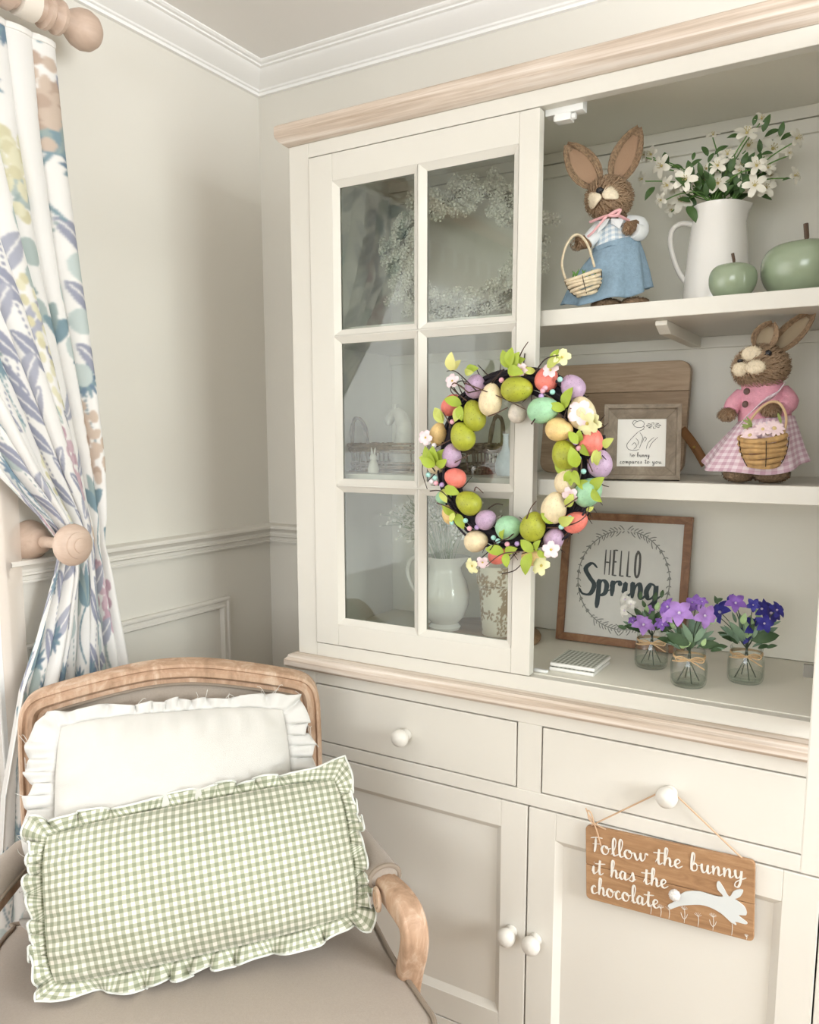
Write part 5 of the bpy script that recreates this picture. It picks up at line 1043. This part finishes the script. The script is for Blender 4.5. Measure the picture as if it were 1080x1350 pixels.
m_grw = wood('grey_barn_wood', ('#6d6153', '#857868', '#9c8f7e'), 14, (2, 2, 2), .7, .3); m_pap = mat('off_white_paper', '#e7e4dd', .7); m_ink = mat('black_ink', '#2c2a2a', .7); m_soft = mat('grey_ink', '#5d5c58', .7)
def plane_of(bl, br, leandeg):
    X_ = (br-bl); X_.z = 0; W_ = X_.length; X_.normalize(); n = Vector((X_.y, -X_.x, 0)); n = n if n.dot(Vector(CAM)-bl) > 0 else -n; a = math.radians(leandeg)
    return X_, (Vector((0, 0, math.cos(a)))-n*math.sin(a)), (n*math.cos(a)+Vector((0, 0, math.sin(a)))), W_
p0, p1 = on(794, 632.8, 'z', 1.3140), on(890, 633.8, 'z', 1.3140); X_, U_, N_, W_ = plane_of(p0, p1, 9); tl = hit(796, 535.3, p0, N_); H_ = (tl-p0).dot(U_); W_ = (hit(899, 534, p0, N_)-tl).dot(X_)*.985
fn = lambda x, y, h: tuple(p0+X_*x+U_*y+N_*h)
fr_ = thing('small_picture_frame', 'small square weathered grey wooden frame with rabbit line drawing', 'picture frame', tuple(p0)); fw_ = W_*.185
mitred_frame(fr_, W_, H_, fw_, .016, fn, m_grw, [(0, 0), (0, .016), (.30, .017), (.36, .0125), (.62, .010), (1, .005), (1, 0)])
obj('print', MB().box(0, 1, 0, 1, 0, 1) and MB().prism([(fw_*.95, fw_*.95), (W_-fw_*.95, fw_*.95), (W_-fw_*.95, H_-fw_*.95), (fw_*.95, H_-fw_*.95)], .003, fn), m_pap, fr_, smooth=False)
obj('easel_back', MB().prism([(W_*.4, .001), (W_*.6, .001), (W_*.6, H_*.7), (W_*.4, H_*.7)], -.003, fn), m_grw, fr_, smooth=False)
iw, ih = W_-2*fw_, H_-2*fw_; f2 = lambda x, y, h: fn(fw_+x*iw, fw_+y*ih, .0032+h)
rab = [[(.30, .93), (.36, .84), (.46, .82), (.55, .84), (.52, .78), (.44, .74)], [(.33, .88), (.40, .95), (.50, .96), (.55, .90), (.52, .84)], [(.30, .90), (.34, .97), (.42, .94)], [(.44, .74), (.36, .66), (.26, .55), (.20, .45), (.24, .36), (.36, .34), (.46, .36)], [(.46, .72), (.52, .62), (.50, .5), (.46, .38)], [(.38, .6), (.44, .52), (.42, .44)], [(.30, .44), (.36, .50), (.40, .42), (.34, .36)], [(.55, .78), (.50, .77)],
       [(.52, .5), (.56, .62), (.60, .58), (.56, .52)], [(.60, .36), (.64, .5), (.76, .62)], [(.66, .38), (.72, .5), (.84, .62)]]+[[(.74+.03*math.cos(q), .86+.015*math.sin(q)), (.74+.15*math.cos(q), .86+.06*math.sin(q)), (.74+.12*math.cos(q+.45), .86+.05*math.sin(q+.45))] for q in [2*PI*i/8 for i in range(8)]]
pencil(fr_, rab, f2, m_ink, .011, .0002, 'rabbit_drawing')
write(fr_, 'No bunny', .27, .20, .048, .42, f2, m_ink, .010, .0002, tr=.15); write(fr_, 'compares to you', .07, .06, .048, .86, f2, m_ink, .010, .0002, tr=.15)
# ------------------------------------------------------------------ counter: hello sign, coasters, jars
m_fr2 = wood('walnut_frame', ('#6f4a2c', '#8b6140', '#a37a55'), 9, (3, 3, 3), .5, .15); m_pan = mat('pale_grey_board', '#dcdad2', .7, var=.04, vscale=30); m_slate = mat('slate_ink', '#3f4a4d', .7)
p0, p1 = on(735, 841, 'z', .9504), on(837, 854, 'z', .9504); X_, U_, N_, W_ = plane_of(p0, p1, 8); tr_ = hit(928, 683, p0, N_); tl = hit(757.5, 675, p0, N_); W_ = (tr_-tl).dot(X_); H_ = ((tl-p0).dot(U_)+(tr_-p0).dot(U_))/2; fn = lambda x, y, h: tuple(p0+X_*x+U_*y+N_*h)
sg_ = thing('spring_sign', 'square walnut framed sign reading HELLO Spring leaning on the counter', 'sign', tuple(p0)); fw_ = W_*.058
mitred_frame(sg_, W_, H_, fw_, .014, fn, m_fr2)
obj('sign_board', MB().prism([(fw_*.9, fw_*.9), (W_-fw_*.9, fw_*.9), (W_-fw_*.9, H_-fw_*.9), (fw_*.9, H_-fw_*.9)], .004, fn), m_pan, sg_, smooth=False)
iw, ih = W_-2*fw_, H_-2*fw_; f2 = lambda x, y, h: fn(fw_+x*iw, fw_+y*ih, .0042+h)
write(sg_, 'HELLO', .335, .535, .108, .335, f2, m_soft, .024, .0003, tr=.12, straight=True)
write(sg_, 'Spring', .13, .355, .135, .71, f2, m_slate, .036, .0004)
for half_ in (0, 1):
    S = []
    for i in range(44):
        q = PI/2+(PI*(i+.5)/44)*(1 if half_ == 0 else -1); c_ = Vector((.5+.405*math.cos(q), .5+.425*math.sin(q))); tg = Vector((-math.sin(q), math.cos(q)))*(1 if half_ == 0 else -1); nn = Vector((math.cos(q), math.sin(q))); big = 1.6 if i < 9 or (i > 34) else .75
        if 9 <= i < 34 and i % 2: continue
        for s_ in (-1, 1):
            d = (tg*.8+nn*s_*.75).normalized(); l = .034*big*(.8+.4*math.sin(i*2.7+s_)); a = c_+nn*s_*.004; b = a+d*l; m2 = a.lerp(b, .5)+nn*s_*.004; S.append([tuple(a), tuple(m2), tuple(b)])
        if i % 4 == 0 and 9 <= i < 34: S.append([(c_.x+.012*math.cos(w_), c_.y+.012*math.sin(w_)) for w_ in (0, 1.5, 3, 4.5, 6.2)])
    S.append([(.5+.405*math.cos(PI/2+PI*i/16*(1 if half_ == 0 else -1)), .5+.425*math.sin(PI/2+PI*i/16*(1 if half_ == 0 else -1))) for i in range(1, 17)])
    pencil(sg_, S, f2, mat('pale_grey_ink', '#8d8d86', .7), .0105, .0002, 'leaf_garland')
m_cg = gingham('grey_green_check', '#e4e3d8', '#767a68', .0042, mid='#abad9e'); m_wc = mat('white_ceramic_edge', '#f0eee9', .4)
for k, lab in enumerate(('grey green checked coaster under another coaster', 'grey green checked coaster on top of its pair')):
    z = .9502+k*.0092; dx = .0015*k
    c = obj('coaster', MB().box(.9690+dx, 1.0570+dx, -.3330, -.2300, z, z+.0075), m_wc, None, smooth=False, bevel=.003, loc=(1.013, -.282, z)); setp(c, lab+' beside the spring sign', 'coaster', 'checked coasters on the counter')
    uv = []; mb = MB(); mb.grid(lambda a, b: (uv.append((2+a*.086, 2+b*.099)), (.9702+dx+a*.0856, -.3316+b*.1002, z+.0079))[1], 2, 2); obj('check_facing', mb, m_cg, c, uv=uv, smooth=False)
m_jar = thin_glass('jar_glass', (.985, .99, .985), (.78, .84, .81), refl=1.0); m_wat = thin_glass('jar_water', (.95, .97, .955), (.80, .86, .82), refl=.6, ior=1.33); m_raf = mat('raffia', '#d3b48a', .7); m_stg = mat('dark_green_stem', '#3f4d3a', .6)
def petals(key, name, col, w_, tipn=False): petal_me[key] = basemesh('petal', leaf_mb(1, w_, .3, .12, 6), mat(name, col, .55, var=.12, vscale=3))
petals('L', 'lilac_petal', '#b58bd6', .72); petals('P', 'purple_petal', '#8d63bd', .72); petals('B', 'deep_blue_petal', '#3b379a', .72); petals('W', 'white_petal', '#f0eee6', .8)
cen_p = basemesh('blossom', MB().ell((0, 0, .08), (.12, .12, .16), None, 8, 6), mat('pale_lilac_centre', '#e3d6ea', .6))
m_sg = [mat('sage_leaf', '#7f9a80', .6, var=.15, vscale=3), mat('deep_leaf', '#46603d', .6, var=.2, vscale=3), mat('light_green_leaf', '#b1cf94', .6, var=.15, vscale=3)]
jl_me = [basemesh('leaf', leaf_mb(1, .26, .15, .15), m_sg[0]), basemesh('leaf', leaf_mb(1, .45, .2, .15), m_sg[1]), basemesh('leaf', leaf_mb(1, .5, .2, .1), m_sg[2])]
def jar(px, py, label, flabel, bl, lv_, sc):
    b = on(px, py, 'z', .9503); b = b+Vector((CAM[0]-b.x, CAM[1]-b.y, 0)).normalized()*-.028; b.z = .9503; B = PF(b); k = B.m
    t = thing('glass_jar', label, 'jar', tuple(b), 0, None)
    out = [(.020, .0), (.027, .0008), (.0300, .005), (.0312, .012), (.0314, .038), (.0300, .046), (.0270, .0525), (.0258, .056), (.0268, .058), (.0278, .061), (.0278, .0645), (.0265, .066)]; inn_ = [(.0250, .065), (.0245, .056), (.0282, .046), (.0296, .037), (.0294, .012), (.027, .0055), (0, .005)]
    obj('jar_glass', MB().lathe([(0, .0)]+out+inn_, tuple(b), 40, cap=False), m_jar, t, ang=70)
    obj('water', MB().lathe([(0, .0056), (.0266, .006), (.0288, .012), (.0288, .0165), (0, .0165)], tuple(b), 32, cap=False), m_wat, t)
    tie = MB()
    for j in range(3): tie.tube([b+Vector((.0272*math.cos(q), .0272*math.sin(q), .0515+.0016*j+.0008*math.sin(2*q+j))) for q in [2*PI*i/28 for i in range(28)]], .0010, 5, closed=True)
    f = b+B.T*.0285+Vector((0, 0, .053))
    for pts in ([(0, 0), (-.012, .006), (-.022, .004), (-.020, -.002), (-.006, -.001), (0, 0)], [(0, 0), (.012, .007), (.024, .004), (.021, -.003), (.006, -.001), (0, 0)], [(0, 0), (-.014, -.003), (-.028, -.002)], [(0, 0), (.012, -.006), (.026, -.014)]):
        tie.tube(catmull([f+B.R*x+B.Z*z+B.T*(.003*math.sin(i)) for i, (x, z) in enumerate(pts)], 4), .0011, 5)
    obj('raffia_bow', tie, m_raf, t)
    g = thing('flower_bunch', flabel, 'flowers', tuple(b+Vector((0, 0, .007)))); nk = b+Vector((0, 0, .060))
    for j in range(4):
        a = j*1.57+.5; e = b+Vector((.019*math.cos(a), .019*math.sin(a), .0075)); obj('stem', MB().tube([e, b+Vector((.003*math.cos(a), .003*math.sin(a), .040)), nk+Vector((0, 0, .01))], .0010, 6), m_stg, g)
    cp = lambda x, y, o=0: B.p(820+x/4.909, 770+y/4.909, o)
    for i, (x, y, s, kd) in enumerate(bl):
        o = .026*math.sin(i*2.3)+.006; p = cp(x, y, o); obj('stem', MB().tube(catmull([nk, nk.lerp(p, .55)+Vector((0, 0, .006)), p], 4), .0008, 5), m_stg, g)
        dx = (x-sc)/160; blossom(g, p, B.T*.8+B.R*(dx+.4*math.sin(i*1.9))+B.Z*(.5+.3*math.cos(i)), s/4.909*k*1.22, kd, i*.7, 5, 'blossom', cen_p)
    for i, (x, y, hd, L, kd) in enumerate(lv_):
        a = math.radians(hd); d = B.R*math.sin(a)+B.Z*math.cos(a)+B.T*(.35*math.sin(i*1.7)); xx, yy, zz_ = look(d, B.T+B.Z*.4); inst('leaf', jl_me[kd], g, frame_mat(cp(x, y, .014*math.sin(i*2.1)+.006), xx, yy, zz_, L/4.909*k))
    rg2 = random.Random(px)
    for i in range(26):
        a = rg2.uniform(-75, 75); ar = math.radians(a); r_ = rg2.uniform(.25, 1); p = nk+(B.R*math.sin(ar)*1.0+B.Z*math.cos(ar)*.8)*.040*r_+B.T*rg2.uniform(-.02, .02); d = B.R*math.sin(ar)+B.Z*math.cos(ar)+B.T*rg2.uniform(-.4, .6); xx, yy, zz_ = look(d, B.T+B.Z); inst('leaf', jl_me[rg2.choice((0, 1, 1))], g, frame_mat(p, xx, yy, zz_, rg2.uniform(.018, .028)))
    return t
jar(858, 884, 'clear glass jar with raffia bow holding small purple and white flowers', 'bunch of small purple and white artificial flowers beside the spring sign', [(70, 235, 55, 'P'), (140, 265, 120, 'L'), (25, 100, 95, 'W'), (20, 170, 80, 'W'), (60, 130, 60, 'W'), (175, 165, 55, 'L'), (255, 260, 80, 'P'), (95, 170, 40, 'W')], [(120, 100, 0, 55, 1), (150, 150, -20, 55, 1), (210, 110, 10, 60, 1), (255, 90, 10, 55, 1), (180, 240, 20, 80, 1), (210, 220, 50, 80, 1), (130, 220, -40, 80, 1), (30, 290, -75, 60, 1), (160, 190, 0, 60, 2), (220, 170, 15, 60, 2), (240, 200, 40, 60, 1)], 180)
jar(907, 909, 'clear glass jar with wide raffia bow holding lilac bellflowers', 'bunch of lilac bellflowers with long sage leaves in a glass jar', [(300, 150, 105, 'P'), (372, 190, 150, 'L'), (480, 130, 105, 'P'), (535, 205, 130, 'L'), (300, 205, 90, 'L'), (455, 120, 70, 'P'), (520, 115, 60, 'P'), (265, 265, 70, 'P')], [(450, 390, -50, 150, 0), (455, 380, -25, 160, 0), (460, 375, -5, 190, 0), (465, 375, 12, 175, 0), (470, 375, 30, 160, 0), (475, 380, 48, 150, 0), (480, 390, 68, 130, 0), (440, 395, -70, 160, 1), (430, 390, -60, 170, 0), (400, 420, -20, 80, 2), (410, 410, 30, 70, 2), (390, 400, -60, 70, 2), (540, 280, 10, 80, 2), (570, 260, 40, 60, 2), (340, 290, -30, 60, 2), (500, 400, 75, 120, 1), (520, 400, 20, 60, 2)], 440)
jar(982, 904, 'clear glass jar with raffia tie holding deep blue flowers', 'bunch of deep blue artificial flowers with green leaves', [(640, 185, 140, 'B'), (738, 125, 110, 'P'), (712, 105, 70, 'B'), (850, 135, 75, 'B'), (900, 160, 110, 'B'), (960, 190, 130, 'B'), (1000, 170, 95, 'B'), (860, 285, 140, 'B'), (805, 325, 110, 'B'), (920, 255, 100, 'B'), (600, 190, 80, 'B')], [(790, 370, -60, 170, 0), (800, 360, -40, 170, 0), (800, 355, -15, 170, 0), (810, 350, 5, 150, 2), (780, 260, 10, 80, 2), (740, 250, -20, 80, 0), (830, 365, 60, 190, 0), (840, 365, 75, 170, 1), (820, 360, 45, 150, 0), (620, 130, -20, 60, 1), (600, 120, 60, 60, 1), (760, 370, -75, 130, 0), (890, 220, -20, 70, 2), (960, 270, 60, 70, 0)], 800)
# ------------------------------------------------------------------ hanging plaque on the right drawer knob
m_plq = wood('brown_plank', ('#8f6a48', '#a67f5a', '#b8936c'), 8, (1.4, 8, 9), .6, .2); m_lets = mat('white_cut_letters', '#e2ded5', .6); m_tw = mat('jute_twine', '#c9a888', .85); m_rabw = mat('white_metal_rabbit', '#d3d7d5', .4)
pq = [on(u, v, 'y', -.4085) for u, v in ((773, 1184), (991, 1253), (996, 1141), (772, 1094))]
P0 = pq[0]; W_ = .2825; H_ = .1395; an = math.atan2((pq[2]-pq[3]).z, (pq[2]-pq[3]).x)*.8; Xp = Vector((math.cos(an), 0, math.sin(an))); Up = Vector((-math.sin(an), 0, math.cos(an))); fnp = lambda x, y, h: tuple(P0+Xp*x+Up*y+Vector((0, -h, 0)))
plq = thing('hanging_plaque', 'brown wooden plaque about the bunny and chocolate hanging from a drawer knob', 'plaque', tuple(P0+Vector((W_/2, 0, 0))))
hs = H_*.47
obj('plank', MB().prism(rounded(0, W_, .0, hs-.0006, .008, (1, 0, 0, 1)), -.0075, fnp), m_plq, plq, smooth=False, bevel=.0008)
obj('plank', MB().prism(rounded(0, W_, hs+.0006, H_, .008, (0, 1, 1, 0)), -.0075, fnp), m_plq, plq, smooth=False, bevel=.0008)
fl2 = lambda x, y, h: fnp(x*W_, y*H_, h+.0001)
fl3 = lambda x, y, h: fnp(x, y, h+.0001)
for (tx, x, y, wd_, sl) in (('Follow the bunny', .040, .660, .915, .045), ('it has the', .040, .365, .475, .045), ('chocolate', .035, .095, .43, .025)):
    write(plq, tx, x*W_, y*H_, .0155, wd_*W_, fl3, m_lets, .0031, .0012, tr=.05, slope=sl)
rb_ = [(.515, .055), (.53, .015), (.555, .045), (.59, .09), (.62, .115), (.70, .165), (.76, .165), (.82, .125), (.87, .055), (.905, .025), (.900, .065), (.955, .065), (.962, .095), (.915, .155), (.955, .175), (.960, .225), (.945, .285), (.905, .335), (.895, .345), (.925, .395), (.940, .475), (.918, .480), (.888, .440), (.870, .365), (.855, .375), (.835, .445), (.808, .520), (.795, .490), (.800, .415), (.832, .345), (.78, .325), (.70, .335), (.63, .300), (.595, .250), (.565, .170), (.545, .110)]
rb_ = [(x, y+.140) for x, y in rb_]
c_ = catmull([Vector((x*W_, y*H_, 0)) for x, y in rb_], 3, closed=True); obj('rabbit_cutout', MB().prism([(p.x, p.y) for p in c_], .0018, fl3), m_rabw, plq, smooth=False)
ta = Vector(fl3(.560*W_, .375*H_, .008)); pm = MB().ell(ta, (.0092, .0085, .0092), None, 16, 12); straw_on(pm, ta, (.0092, .0085, .0092), None, 500, .0022, .0006, lambda p, n: n+Vector((rg.uniform(-1, 1), rg.uniform(-1, 1), rg.uniform(-1, 1))), rg, lift=.6); obj('pompom_tail', pm, mat('white_wool', '#e4e1dd', .95), plq)
S = []
for i, (x, hgt) in enumerate(((.41, .12), (.47, .13), (.52, .14), (.61, .19), (.69, .15), (.775, .19), (.88, .18), (.96, .05))):
    y0 = .012; tp_ = y0+hgt; S.append([(x, y0), (x+.004, tp_*.6), (x, tp_)]); S += [[(x, y0+.05), (x-.012, y0+.08), (x-.020, y0+.13)], [(x, y0+.05), (x+.012, y0+.08), (x+.020, y0+.13)]] if i in (3, 5) else []
    for q in range(7 if i % 2 else 5):
        a = PI*(.1+.8*q/(6 if i % 2 else 4)); S.append([(x, tp_-.02), (x+.022*math.cos(a)*(1 if hgt > .1 else .5), tp_+.035*math.sin(a)*(1 if hgt > .1 else .5))])
pencil(plq, [[(a*W_, b*H_) for a, b in s] for s in S], fl3, m_lets, .0011, .0003, 'flower_drawing')
kn = Vector((1.2165, YB-.013, .7905)); hl = Vector(fnp(.006, H_-.003, -.004)); hr = Vector(fnp(W_-.018, H_-.003, -.004))
arc = [kn+Vector((.0105*math.cos(q), 0, .0105*math.sin(q))) for q in [PI*(.86-.72*i/8) for i in range(9)]]
obj('twine', MB().tube([hl]+[hl.lerp(arc[0], i/5) for i in range(1, 5)]+arc+[arc[-1].lerp(hr, i/5) for i in range(1, 5)]+[hr], .0014, 7), m_tw, plq)
kb = Vector(fnp(.016, H_+.008, .002)); bwm = MB()
for pts in ([(0, 0), (-.010, .016), (-.014, .026)], [(0, 0), (-.004, .017), (-.010, .022), (-.008, .008), (0, 0)], [(0, 0), (.006, -.014), (.012, -.034), (.014, -.038)], [(0, 0), (.012, -.004), (.022, -.006)]): bwm.tube(catmull([kb+Xp*x+Up*y+Vector((0, -.001*i, 0)) for i, (x, y) in enumerate(pts)], 4), .0012, 6)
obj('twine_bow', bwm, m_tw, plq)
# ------------------------------------------------------------------ behind the glazed door
rg = random.Random(77)
# white floret wreath on the top shelf
m_flo = mat('cream_floret', '#f6f3e6', .7); m_twg = mat('grey_green_twig', '#8f8f78', .8)
mb = MB()
for k in range(15):
    a = k*2.399; zt_ = 1-(k+.5)/15*.9; r_ = math.sqrt(1-zt_*zt_); d = Vector((r_*math.cos(a), r_*math.sin(a), zt_)); mb.tube([d*.15, d*.8, d*1.0], [.07, .10, .20], 5)
flo = basemesh('floret', mb, m_flo)
wc2 = Vector((.684, -.135, 1.782)); w2 = thing('white_floret_wreath', 'wreath of tiny white starry florets behind the top panes of the glazed door', 'wreath', (wc2.x, wc2.y, 1.6143))
mb = MB()
for k in range(9):
    o = k*.7; mb.tube([(wc2.x+(.158+.012*math.sin(o+3*q))*math.cos(q), wc2.y+.010*math.cos(o+2*q), wc2.z+(.124+.012*math.sin(o+3*q))*math.sin(q)) for q in [2*PI*i/40 for i in range(40)]], .0022, 5, closed=True)
obj('twig_ring', mb, m_twg, w2)
for k in range(285):
    q = 2*PI*k/285+rg.uniform(-.05, .05); r_ = rg.gauss(0, .026); r_ = max(-.040, min(.046, r_)); y = -rg.uniform(-.01, .048); p = Vector((wc2.x+(.160+r_)*math.cos(q), wc2.y+y, wc2.z+(.122+r_*.85)*math.sin(q)))
    if p.z < 1.630: p.z = 1.630+rg.uniform(0, .01)
    f = Vector((r_*12*math.cos(q)+rg.uniform(-.4, .4), -1, r_*12*math.sin(q)+rg.uniform(-.3, .5))).normalized(); x = f.orthogonal().normalized(); inst('floret', flo, w2, frame_mat(p, x, f.cross(x), f, rg.uniform(.0105, .016)))
# wicker basket with ornaments, middle shelf
m_wick = mat('grey_brown_wicker', '#8c7a68', .8, var=.35, vscale=120, bump=.3, bscale=200)
ZS = 1.3138; wb = thing('wicker_basket', 'low grey brown wicker basket behind the middle panes of the glazed door', 'basket', (.63, -.215, ZS))
def loop(z, g, wob, r_, n=64, ph=0):
    pts = []
    for i in range(n):
        q = 2*PI*i/n; c_, s_ = math.cos(q), math.sin(q); e = .35; pts.append((.63+(.168+g)*math.copysign(abs(c_)**e, c_), -.215+(.062+g)*math.copysign(abs(s_)**e, s_)+wob*math.sin(22*q+ph), z+.0015*math.sin(9*q+ph)))
    return MB().tube(pts, r_, 6, closed=True)
for j in range(4): obj('wicker_strand', loop(ZS+.004+.0052*j, -.004+.001*j, .002, .0028, ph=j*PI), m_wick, wb)
for j in range(4): obj('wicker_strand', loop(ZS+.046+.0048*j, .002+.001*j, .002, .003, ph=j*PI), m_wick, wb)
st = MB().box(.468, .792, -.272, -.158, ZS+.0005, ZS+.003); obj('basket_floor', st, m_wick, wb, smooth=False)
for i in range(36):
    q = 2*PI*i/36; c_, s_ = math.cos(q), math.sin(q); e = .35; x = .63+.167*math.copysign(abs(c_)**e, c_); y = -.215+.061*math.copysign(abs(s_)**e, s_); obj('wicker_stake', MB().tube([(x, y, ZS+.003), (x+.001, y, ZS+.03), (x, y-.001, ZS+.064)], .002, 5), m_wick, wb)
for sx in (-1, 1):
    x = .63+sx*.168; h_ = MB()
    for k in range(3): h_.tube(catmull([(x, -.247, ZS+.05), (x+sx*.004, -.247+.004*k, ZS+.09), (x+sx*.006, -.232, ZS+.112+.002*k), (x+sx*.006, -.215, ZS+.118), (x+sx*.006, -.198, ZS+.112-.002*k), (x+sx*.004, -.183-.004*k, ZS+.09), (x, -.183, ZS+.05)], 5), .0034, 6)
    obj('basket_handle', h_, m_wick, wb)
m_orn = mat('white_carved_resin', '#e6e2d8', .6, var=.12, vscale=60, bump=.4, bscale=120)
ob = Vector((.560, -.205, ZS+.0035)); on_ = thing('swan_ornament', 'white carved ornament with curved neck standing in the wicker basket', 'ornament', tuple(ob)); mb = MB()
mb.ell(ob+Vector((.010, 0, .033)), (.036, .026, .033), None, 18, 12)
mb.tube(catmull([ob+Vector((.006, 0, .05)), ob+Vector((.012, 0, .085)), ob+Vector((.004, 0, .116)), ob+Vector((-.010, 0, .126)), ob+Vector((-.022, 0, .116))], 6), [.022-.011*min(1, i/20) for i in range(25)], 14); obj('body', mb, m_orn, on_)
obj('head', MB().ell(ob+Vector((-.025, -.001, .112)), (.011, .010, .015), Euler((0, .5, 0)), 14, 10), m_orn, on_)
for s in (-1, 1): obj('ear', MB().ell(ob+Vector((-.010, s*.007, .136)), (.004, .003, .010), None, 8, 6), m_orn, on_)
sb = on(504, 628, 'z', ZS); sb = Vector((.560, -.312, ZS)); lb = thing('white_rabbit_ornament', 'tiny white rabbit ornament standing in front of the wicker basket', 'ornament', tuple(sb)); mb = MB().lathe([(0, 0), (.011, .0005), (.012, .010), (.009, .022), (.006, .028)], tuple(sb), 18); mb.ell(sb+Vector((0, 0, .033)), (.0078, .0078, .0085), None, 14, 10); obj('body', mb, m_orn, lb)
for s in (-1, 1): obj('ear', MB().ell(sb+Vector((s*.0035, 0, .046)), (.0022, .0016, .009), Euler((0, s*.18, 0)), 8, 6), m_orn, lb)
vb = on(656, 626, 'z', ZS); vb = Vector((.842, -.262, ZS)); vv = thing('bottle_vase', 'pale blue and white bottle vase with slim neck beside the wicker basket', 'vase', tuple(vb))
obj('vase_body', MB().lathe([(0, .001), (.016, 0), (.020, .008), (.021, .022), (.017, .038), (.009, .050), (.0058, .060), (.0055, .078), (.0068, .083), (.005, .083), (.004, .06), (0, .05)], tuple(vb), 26, cap=False), mat('blue_white_glaze', '#d3dde6', .3, var=.18, vscale=50), vv)
# lower compartment: round board, jug of baby's breath, patterned pot
ZK = .9502; m_rbd = wood('round_board_wood', ('#8c6f52', '#a68868', '#bba081'), 7, (1, 8, 8), .6, .15)
rb0 = Vector((.742, -.172, ZK)); rbd = obj('round_board', MB().lathe([(0, 0), (.134, 0), (.137, .003), (.138, .009), (.136, .013), (.132, .015), (0, .015)], tuple(rb0), 56, cap=False), m_rbd, None, loc=tuple(rb0)); setp(rbd, 'round wooden serving board under the white jug and patterned pot', 'board')
jb2 = Vector((.668, -.190, ZK+.0153)); j2 = thing('ornate_jug', 'white jug with scrolled handle holding tiny white flowers behind the lower panes', 'jug', tuple(jb2))
obj('jug_body', MB().lathe([(0, .002), (.030, .002), (.034, 0), (.036, .006), (.030, .014), (.044, .03), (.053, .055), (.055, .078), (.049, .105), (.038, .128), (.036, .140), (.043, .158), (.046, .164), (.043, .163), (.033, .142), (.040, .10), (.045, .06), (.02, .02), (0, .018)], tuple(jb2), 40, cap=False, mod=lambda q, h: 1+(.25*math.exp(-((q-.3)/.35)**2)*max(0, (h-.14)/.024) if h > .14 else 0)), m_cer, j2)
hd = catmull([jb2+Vector(p) for p in ((-.037, 0, .142), (-.056, -.004, .158), (-.082, -.006, .152), (-.094, -.006, .126), (-.086, -.006, .098), (-.070, -.005, .074), (-.062, -.004, .052), (-.070, -.005, .038), (-.056, -.003, .036), (-.046, 0, .048))], 6); obj('handle', MB().tube(hd, [.0062-.0018*i/len(hd) for i in range(len(hd))], 12), m_cer, j2)
obj('handle_scroll', MB().ell(jb2+Vector((-.058, -.004, .160)), (.008, .007, .008), None, 12, 8), m_cer, j2)
gy = thing('babys_breath', 'bunch of tiny white filler flowers on thin stems in the scrolled jug', 'flowers', tuple(jb2+Vector((0, 0, .10)))); stm = MB(); dots = MB()
nk = jb2+Vector((0, 0, .155))
for k in range(46):
    a = rg.uniform(-1.15, .75); sp_ = rg.uniform(.5, 1); e = nk+Vector((.155*math.sin(a)*sp_, rg.uniform(-.06, .045), .148*math.cos(a)*sp_)); e.z = min(e.z, 1.275); e.x = max(.44, e.x)
    pts = catmull([nk+Vector((rg.uniform(-.012, .012), rg.uniform(-.012, .012), -.05)), nk.lerp(e, .5)+Vector((0, 0, .012)), e], 4); stm.tube(pts, .0006, 4)
    for j in range(9):
        p = e+Vector((rg.gauss(0, .014), rg.gauss(0, .012), rg.gauss(0, .012))); p.z = min(p.z, 1.279); stm.tube([pts[-3], p], .0004, 3); dots.ell(p, (.0031,)*3, None, 6, 4)
obj('stems', stm, mat('pale_green_stem', '#8a9a78', .7), gy); setp(obj('tiny_flowers', dots, mat('white_tiny_flower', '#f4f2ea', .7), gy), kind='stuff')
pb = Vector((.792, -.180, ZK+.0153)); pt = thing('patterned_pot', 'cream plant pot with brown sprig pattern behind the lower panes', 'plant pot', tuple(pb))
NP, NQ = 120, 110; prf = [(.031, 0), (.033, .002), (.0415, .108), (.0412, .110), (.0455, .112), (.0475, .150), (.0465, .153), (.043, .152), (.040, .112), (.030, .006)]
pts = [Vector((r, 0, h)) for r, h in prf]; ln = [0]
for a, b in zip(pts[:-1], pts[1:]): ln.append(ln[-1]+(b-a).length)
def pl(t_):
    s = t_*ln[-1]; k = max(i for i in range(len(ln)-1) if ln[i] <= s+1e-9); f = (s-ln[k])/(ln[k+1]-ln[k]); return pts[k].lerp(pts[k+1], min(1, f)), s
mb = MB(); pc_ = []; motifs = [(rg.uniform(0, .27), rg.uniform(.008, .15), rg.uniform(0, 6)) for _ in range(120)]
cb, cbr = np.array(srgb('#ece3d2')[:3]), np.array(srgb('#a28a6c')[:3])
def potf(q, t_):
    p, s = pl(t_); a = 2*PI*q; u = q*.27; c_ = cb
    if s < .17:
        for (mu, mv, ph_) in motifs:
            du = (u-mu+.135) % .27-.135; dv = s-mv; d = math.hypot(du, dv)
            if d < .0125:
                an_ = math.atan2(dv, du)+ph_
                if d < .0022 or (.004 < d < .0125*abs(math.cos(2.5*an_))**1.0 and d > .004): c_ = cbr; break
    pc_.append(c_); return tuple(pb+Vector((p.x*math.cos(a), p.x*math.sin(a), p.z)))
mb.grid(potf, NP, NQ, cu=True); po = obj('pot_wall', mb, vcol('sprig_print', .6, attr='print'), pt, ang=50); at = po.data.color_attributes.new('print', 'FLOAT_COLOR', 'POINT'); ar_ = np.ones((NP*NQ, 4), np.float32); ar_[:, :3] = np.array(pc_); at.data.foreach_set('color', ar_.ravel())
obj('pot_soil', MB().lathe([(0, .120), (.0395, .120)], tuple(pb), 30, cap=False), mat('moss', '#cfc9b4', .95, bump=.6, bscale=120), pt)
